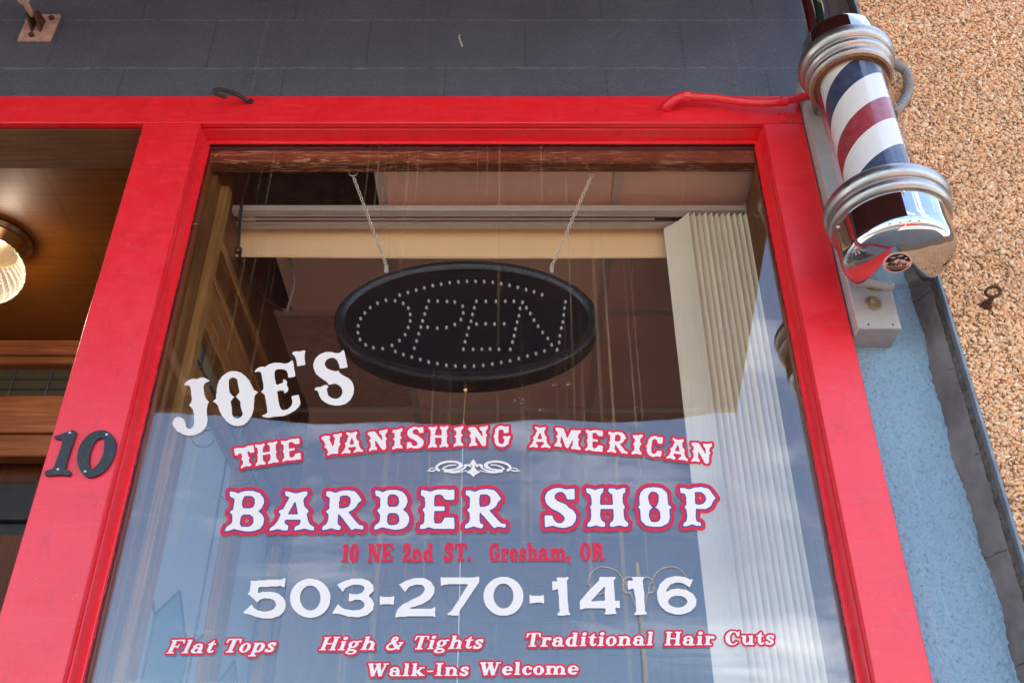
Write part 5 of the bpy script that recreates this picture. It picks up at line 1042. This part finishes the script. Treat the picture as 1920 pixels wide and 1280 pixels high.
# -------- a slab-serif stroke face for the small lines
def bx(x0, y0, x1, y1): return (1, [(x0,y0),(x1,y0),(x1,y1),(x0,y1)])
def el(cx, cy, rx, ry, s_=1, n=36): return (s_, [(cx + rx*math.cos(2*math.pi*k/n), cy + ry*math.sin(2*math.pi*k/n)) for k in range(n)])
def st(pts, wd, sm=True, w1=None):
    P = [Vector((*p, 0)) for p in pts]
    if sm and len(P) > 2: P = catmull(P, 6)
    n = len(P); o = []
    for i in range(n-1):
        a, b = P[i], P[i+1]; d = (b-a)
        if d.length < 1e-6: continue
        d.normalize(); nn = Vector((-d.y, d.x, 0)); wa = wd + ((w1 or wd) - wd)*i/(n-1); wb = wd + ((w1 or wd) - wd)*(i+1)/(n-1)
        o.append((1, [tuple((a + nn*wa/2)[:2]), tuple((b + nn*wb/2)[:2]), tuple((b - nn*wb/2)[:2]), tuple((a - nn*wa/2)[:2])]))
        if i: o.append(el(a.x, a.y, wa/2, wa/2, 1, 12))
    return o
def qd(*p): return (1, list(p))
SV, SE = 0.21, 0.085      # stem weight, serif thickness
def stem(x, y0, y1, foot=True, head=True, fl=0.09, fr=0.09, w_=SV):
    o = [bx(x, y0, x + w_, y1)]
    if foot: o.append(bx(x - fl, y0, x + w_ + fr, y0 + SE))
    if head: o.append(qd((x - fl, y1 - SE*0.9), (x + 0.02, y1 - SE*1.3), (x + 0.02, y1), (x - fl*0.6, y1 - 0.01)))
    return o
XH = 0.68
def arch(x0, x1): return st([(x0, XH - 0.20), (x0 + (x1-x0)*0.25, XH - 0.09), (x0 + (x1-x0)*0.62, XH - 0.07), (x1, XH - 0.2), (x1, XH - 0.32)], 0.15)
SL = {}
SL['o'] = (0.64, [el(.32,.335,.32,.355), el(.32,.335,.115,.265,-1)])
SL['n'] = (0.86, stem(.1,0,XH) + [bx(.53,0,.53+SV,.46)] + [bx(.46,0,.83,SE)] + arch(.24,.64))
SL['h'] = (0.86, stem(.1,0,1.0) + [bx(.53,0,.53+SV,.46), bx(.46,0,.83,SE)] + arch(.24,.64))
SL['m'] = (1.28, stem(.1,0,XH) + [bx(.53,0,.53+SV,.46), bx(.46,0,.80,SE), bx(.95,0,.95+SV,.46), bx(.88,0,1.25,SE)] + arch(.24,.64) + arch(.68,1.06))
SL['r'] = (0.62, stem(.1,0,XH,fr=.14) + st([(.24,.48),(.34,.58),(.46,.6)],.15) + [el(.5,.56,.115,.11)])
SL['u'] = (0.86, [bx(.1,.2,.1+SV,XH), qd((0,XH-SE),(.12,XH-SE*1.2),(.3,XH-.02),(.3,XH),(0,XH-.02)), bx(.52,0,.52+SV,XH), qd((.42,XH-SE),(.6,XH-SE),(.73,XH),(.42,XH-.02)), bx(.6,0,.83,SE)] + st([(.2,.3),(.24,.12),(.38,.06),(.52,.14),(.6,.24)],.14))
SL['i'] = (0.42, stem(.1,0,XH) + [el(.215,.88,.135,.125)])
SL['l'] = (0.42, stem(.1,0,1.0))
SL['t'] = (0.52, [bx(.12,.14,.12+SV,.72), qd((.12,.72),(.33,.72),(.33,.92),(.28,.9)), bx(0,XH-SE,.48,XH)] + st([(.22,.2),(.28,.07),(.38,.06),(.48,.14)],.12))
SL['a'] = (0.74, [el(.26,.21,.26,.225), el(.31,.21,.10,.13,-1), bx(.40,.0,.40+SV,.48), bx(.5,0,.74,SE)] + st([(.12,.52),(.22,.62),(.36,.63),(.48,.57),(.505,.45)],.13) + [el(.12,.50,.10,.095)])
SL['c'] = (0.60, [el(.32,.335,.32,.355), el(.36,.335,.13,.265,-1), (-1,[(.42,.18),(.75,.14),(.75,.48),(.42,.44)]), el(.50,.50,.11,.11)])
SL['e'] = (0.64, [el(.32,.335,.32,.355), el(.34,.36,.115,.245,-1), (-1,[(.36,.20),(.75,.10),(.75,.32),(.36,.32)]), bx(.14,.315,.62,.40)])
SL['d'] = (0.78, [el(.30,.335,.30,.355), el(.34,.335,.105,.25,-1), bx(.42,0,.42+SV,1.0), qd((.32,1-SE),(.44,1-SE),(.63,1.0),(.34,.99)), bx(.5,0,.76,SE)])
SL['p'] = (0.78, [bx(.12,-.30,.12+SV,XH), qd((.02,XH-SE),(.14,XH-SE),(.33,XH),(.04,XH-.01)), bx(.0,-.30,.46,-.30+SE), el(.46,.335,.30,.355), el(.43,.335,.105,.25,-1), bx(.12,.0,.12+SV,.62)])
SL['g'] = (0.74, [el(.32,.43,.29,.255), el(.32,.43,.095,.17,-1), el(.33,-.13,.33,.185), el(.33,-.135,.17,.085,-1)] + st([(.2,.22),(.12,.12),(.25,.03),(.45,.02)],.12) + st([(.5,.58),(.6,.66),(.72,.64)],.10))
SL['s'] = (0.58, st([(.47,.50),(.38,.615),(.24,.62),(.12,.52),(.2,.40),(.38,.29),(.45,.17),(.34,.06),(.18,.06),(.07,.17)],.155) + [bx(.44,.44,.51,XH), bx(.02,.0,.09,.24)])
SL['k'] = (0.86, stem(.1,0,1.0) + st([(.26,.26),(.62,.60)],.10,False) + st([(.36,.38),(.66,.05)],.21,False) + [bx(.52,0,.86,SE), bx(.48,XH-SE,.80,XH)])
SL['F'] = (0.84, stem(.12,0,1,head=False,fr=.14) + [bx(.02,1-SE,.80,1), qd((.80,1),(.68,1-SE),(.78,.70),(.84,.70)), bx(.25,.47,.56,.47+SE), qd((.52,.36),(.58,.36),(.60,.68),(.54,.68))])
SL['T'] = (0.86, [bx(.32,0,.32+SV+.02,1), bx(.2,0,.68,SE), bx(.03,1-SE,.84,1), qd((.03,1),(.15,1-SE),(.07,.68),(.0,.68)), qd((.84,1),(.72,1-SE),(.81,.68),(.87,.68))])
SL['H'] = (1.04, stem(.12,0,1,head=False) + [bx(.03,1-SE,.42,1)] + stem(.68,0,1,head=False) + [bx(.59,1-SE,.98,1), bx(.3,.46,.7,.46+SE)])
SL['C'] = (0.90, [el(.44,.5,.44,.52), el(.50,.5,.22,.43,-1), (-1,[(.60,.24),(1,.14),(1,.72),(.60,.62)]), qd((.72,.62),(.84,.62),(.86,1.0),(.78,.98))])
SL['W'] = (1.30, st([(.18,1),(.42,.0)],.23,False) + st([(.42,.02),(.64,.95)],.11,False) + st([(.62,1),(.86,0)],.23,False) + st([(.86,.02),(1.10,.98)],.11,False) + [bx(.02,1-SE,.40,1), bx(.46,1-SE,.82,1), bx(.96,1-SE,1.28,1)])
SL['I'] = (0.50, stem(.14,0,1,head=False,fl=.12,fr=.12) + [bx(.02,1-SE,.47,1)])
SL['-'] = (0.44, [qd((.02,.30),(.38,.30),(.44,.42),(.06,.42))])
SL['&'] = (0.95, st([(.88,.50),(.80,.25),(.55,.06),(.28,.06),(.14,.22),(.24,.44),(.48,.62),(.56,.80),(.45,.93),(.33,.84),(.36,.66),(.62,.28),(.86,.06)],.14) + [bx(.70,.50,.98,.50+SE)] + st([(.3,.75),(.5,.45),(.75,.12)],.2,False))
NSV = 0.20
SL['1'] = (0.46, [bx(.14,0,.14+NSV,1), bx(.03,0,.46,SE*1.2), qd((.0,.78),(.16,.84),(.34,1.0),(.2,1.0))])
SL['0'] = (0.58, [el(.28,.5,.28,.52), el(.28,.5,.085,.40,-1)])
SL['N'] = (0.86, [bx(.08,0,.17,1), bx(.0,0,.26,SE*1.2), bx(.0,1-SE*1.2,.3,1), bx(.65,0,.75,1), bx(.56,1-SE*1.2,.84,1), qd((.08,1),(.32,1),(.75,0),(.55,0))])
SL['E'] = (0.80, stem(.1,0,1,head=False) + [bx(.0,1-SE,.70,1), bx(.0,0,.72,SE), bx(.28,.46,.5,.46+SE), qd((.72,0),(.60,.06),(.66,.36),(.74,.36)), qd((.72,1),(.60,.94),(.66,.66),(.74,.66)), bx(.46,.36,.53,.66)])
SL['2'] = (0.64, st([(.10,.76),(.2,.92),(.36,.93),(.46,.78),(.42,.58),(.22,.34),(.10,.14)],.19) + [bx(.02,0,.60,.15), bx(.54,0,.60,.30), el(.13,.74,.12,.11)])
SL['S'] = (0.72, st([(.58,.76),(.44,.92),(.26,.92),(.13,.76),(.26,.60),(.46,.46),(.56,.26),(.42,.08),(.22,.08),(.09,.26)],.20) + [bx(.56,.66,.64,1.0), bx(.02,.0,.10,.34)])
SL['.'] = (0.26, [el(.12,.11,.11,.11)])
SL[','] = (0.28, [el(.13,.11,.12,.11), qd((.10,.1),(.25,.12),(.14,-.2),(.06,-.18))])
SL['G'] = (0.84, [el(.38,.5,.38,.52), el(.41,.5,.17,.42,-1), (-1,[(.5,.44),(.9,.44),(.9,.68),(.5,.66)]), bx(.52,.0,.70,.46), bx(.42,.40,.80,.40+SE), bx(.62,.64,.70,1.0)])
SL['O'] = (0.78, [el(.37,.5,.37,.52), el(.37,.5,.145,.42,-1)])
SL['R'] = (0.88, stem(.1,0,1,head=False) + [bx(.0,1-SE,.5,1), el(.48,.73,.27,.27), bx(.2,.46,.48,.55), el(.44,.73,.085,.17,-1), bx(.1,0,.31,1)] + st([(.5,.5),(.62,.38),(.66,.1)],.2) + [bx(.6,0,.88,SE*1.1)])
def word(line, txt, p0, p1, h, shear=0.0, gap=0.07):
    """set txt so that its inked extent runs from p0 to p1 along the baseline"""
    x = 0; sh = []
    for ch in txt:
        if ch == ' ': x += 0.42; continue
        a, ops = SL[ch]; sh.append([(s_, [(px + x + shear*py, py) for px, py in P]) for s_, P in ops]); x += a + gap
    xs = [p[0] for o in sh for s_, P in o if s_ > 0 for p in P]; x0, x1 = min(xs), max(xs)
    u = (np.array(p1) - np.array(p0))/(x1 - x0); up = np.array((-u[1], u[0])); up = up/np.hypot(*up)*h
    for o in sh: line.glyph([(s_, [tuple(np.array(p0) + u*(p[0]-x0) + up*p[1]) for p in P]) for s_, P in o])
def small_line(name, words, layers, h, shear, res):
    P = [g2(w_[1], w_[3]) for w_ in words] + [g2(w_[2], w_[4]) for w_ in words]
    L_ = Line(*box_of(P, 0.05), res)
    for t, xa, xb, ya, yb in words: word(L_, t, g2(xa, ya), g2(xb, yb), h, shear)
    return cut(name, L_, layers, win)
def hpx(px, yb, yt): return g2(px, yt)[1] - g2(px, yb)[1]
small_line('address_lettering', [('10', 639, 671, 1052.6, 1052.2), ('NE', 689, 735.5, 1052.2, 1051.8), ('2nd', 755, 812, 1052, 1051.5), ('ST.', 832, 882, 1051, 1050.6), ('Gresham,', 917.5, 1070, 1050.6, 1049.6), ('OR', 1089, 1133.5, 1049.6, 1049.3)], [(0.0011, M['vinyl_red'])], hpx(880, 1051, 1018.5), 0.0, 1500)
small_line('service_lettering', [('Flat', 311, 403, 1224.6, 1223), ('Tops', 421.5, 516.5, 1222.4, 1221.2)], [(0.0040, M['vinyl_red']), (0.0004, M['vinyl_white'])], hpx(400, 1223, 1197.5), 0.24, 1700)
small_line('service_lettering', [('High', 598, 702, 1218.6, 1217.6), ('&', 723, 756, 1217.6, 1217.4), ('Tights', 776.5, 906.5, 1216.4, 1215)], [(0.0040, M['vinyl_red']), (0.0004, M['vinyl_white'])], hpx(750, 1217, 1192), 0.24, 1700)
small_line('service_lettering', [('Traditional', 987, 1226, 1211.8, 1208.8), ('Hair', 1246, 1342, 1209.2, 1208.6), ('Cuts', 1361.5, 1453.5, 1208.2, 1207.4)], [(0.0040, M['vinyl_red']), (0.0004, M['vinyl_white'])], hpx(1200, 1209, 1183.5), 0.16, 1700)
small_line('service_lettering', [('Walk-Ins', 688.5, 879, 1267, 1265.8), ('Welcome', 900, 1085, 1265, 1263.2)], [(0.0040, M['vinyl_red']), (0.0004, M['vinyl_white'])], hpx(880, 1266, 1242), 0.06, 1700)
# scroll ornament between the lines
L_ = Line(*box_of([g2(795, 897), g2(980, 855)], 0.01), 2000)
def op(x, y): return g2(780 + x/8.727, 840 + y/8.727)
def stw(pts, wa, wb): # smooth scroll stroke in crop pixels
    return [(s_, [op(*p) for p in P]) for s_, P in st(pts, wa, True, wb)]
half = [(938,172),(958,210),(985,218),(970,240),(1005,258),(980,272),(960,290),(968,325),(985,350),(1010,372),(1050,380),(1030,405),(1008,410),(985,428),(965,440),(950,460),(938,475)]
L_.glyph([(1, [op(*p) for p in half] + [op(1876-x, y) for x, y in half[::-1]])])
for f_ in (lambda x: x, lambda x: 1876 - x):
    for pts, wa, wb in (([(1495,362),(1545,325),(1500,265),(1390,225),(1270,218),(1165,240),(1125,285),(1180,325),(1300,352),(1410,350),(1435,328),(1340,282),(1215,268)], 42, 18),
                        ([(985,300),(1020,275),(1085,280),(1060,300),(1120,345),(1220,378),(1330,385),(1420,378)], 30, 26),
                        ([(1040,362),(1150,388),(1250,402),(1330,398)], 14, 14), ([(1165,250),(1150,285),(1200,320)], 46, 30),
                        ([(1555,362),(1620,372),(1660,362),(1640,330),(1575,326)], 20, 12), ([(1440,236),(1500,244)], 24, 10), ([(1640,368),(1716,368)], 22, 3)):
        L_.glyph(stw([(f_(x), y) for x, y in pts], wa, wb))
cut('scroll_ornament', L_, [(0, M['vinyl_white'])], win)
# taped nick on the last N, scuffs on the glass
mb = MB(); r5 = random.Random(8)
for px, py in ((962, 752), (975, 748), (980, 755), (1015, 770), (1040, 722), (1062, 720), (1318, 616), (1352, 617), (1362, 618), (1350, 672)):
    a = g2(px, py)
    for _ in range(5):
        q = (a[0] + r5.gauss(0, 0.004), a[1] + r5.gauss(0, 0.002)); L0 = r5.uniform(0.001, 0.005)
        mb.add([(q[0], G0 - 0.0002, q[1]), (q[0] + L0, G0 - 0.0002, q[1] + r5.uniform(-0.001, 0.001)), (q[0] + L0, G0 - 0.0002, q[1] + 0.0008), (q[0], G0 - 0.0002, q[1] + 0.0008)], [(0, 1, 2, 3)])
obj('paint_fleck', mb, plain('fleck', (0.35, 0.34, 0.34), 0.8), win)

# -------- house numerals on the left post: thick cast figures with nails
NS, NN = (70, 790), 10.665
NUM = {'1': ([(345,290),(430,265),(560,215),(680,175),(730,178),(765,205),(750,270),(715,380),(650,560),(600,720),(560,870),(550,930),(600,965),(650,1000),(650,1040),(610,1065),(500,1050),(350,1055),(200,1065),(150,1045),(150,1000),(200,970),(290,945),(340,880),(400,720),(460,540),(495,420),(500,360),(470,340),(400,335),(350,325)], None, ((650,220),(410,950)), 'black cast house numeral one nailed to the red post'),
       '0': ([(1280,170),(1370,185),(1450,235),(1520,320),(1560,430),(1550,580),(1500,730),(1420,870),(1320,980),(1200,1060),(1060,1100),(980,1085),(890,1010),(820,880),(795,750),(805,620),(850,480),(930,350),(1040,250),(1160,190)], [(1265,310),(1320,330),(1340,390),(1335,520),(1310,660),(1240,800),(1150,910),(1080,950),(1045,920),(1025,820),(1030,680),(1060,560),(1110,440),(1180,350)], ((1385,255),(955,992)), 'black cast house numeral zero nailed to the red post')}
for k, (o_, h_, nails, lb) in NUM.items():
    def npx(x, y): q = at_y(NS[0] + x/NN, NS[1] + y/NN, -0.006); return (q.x, q.z)
    sm = lambda P: [(v.x, v.y) for v in catmull([Vector((*npx(*p), 0)) for p in P], 3, True)]
    c = npx((o_[0][0]), 1000); root = empty('house_numeral', (c[0], 0, c[1]), lb, 'house number', 'house numerals on the red post')
    v, f = fill_loops([sm(o_)] + ([sm(h_)] if h_ else []), 0.0022, 0.0009)
    mb = MB(); mb.add([(a, -0.0022 - d, b) for a, b, d in v], f); obj('figure', mb, M['forged'], root, 40)
    for p in nails: mb = MB(); q = npx(*p); mb.ball((q[0], -0.0056, q[1]), 0.0026, 10, 8, (1, 0.6, 1)); obj('nail', mb, M['nail'], root, 60)
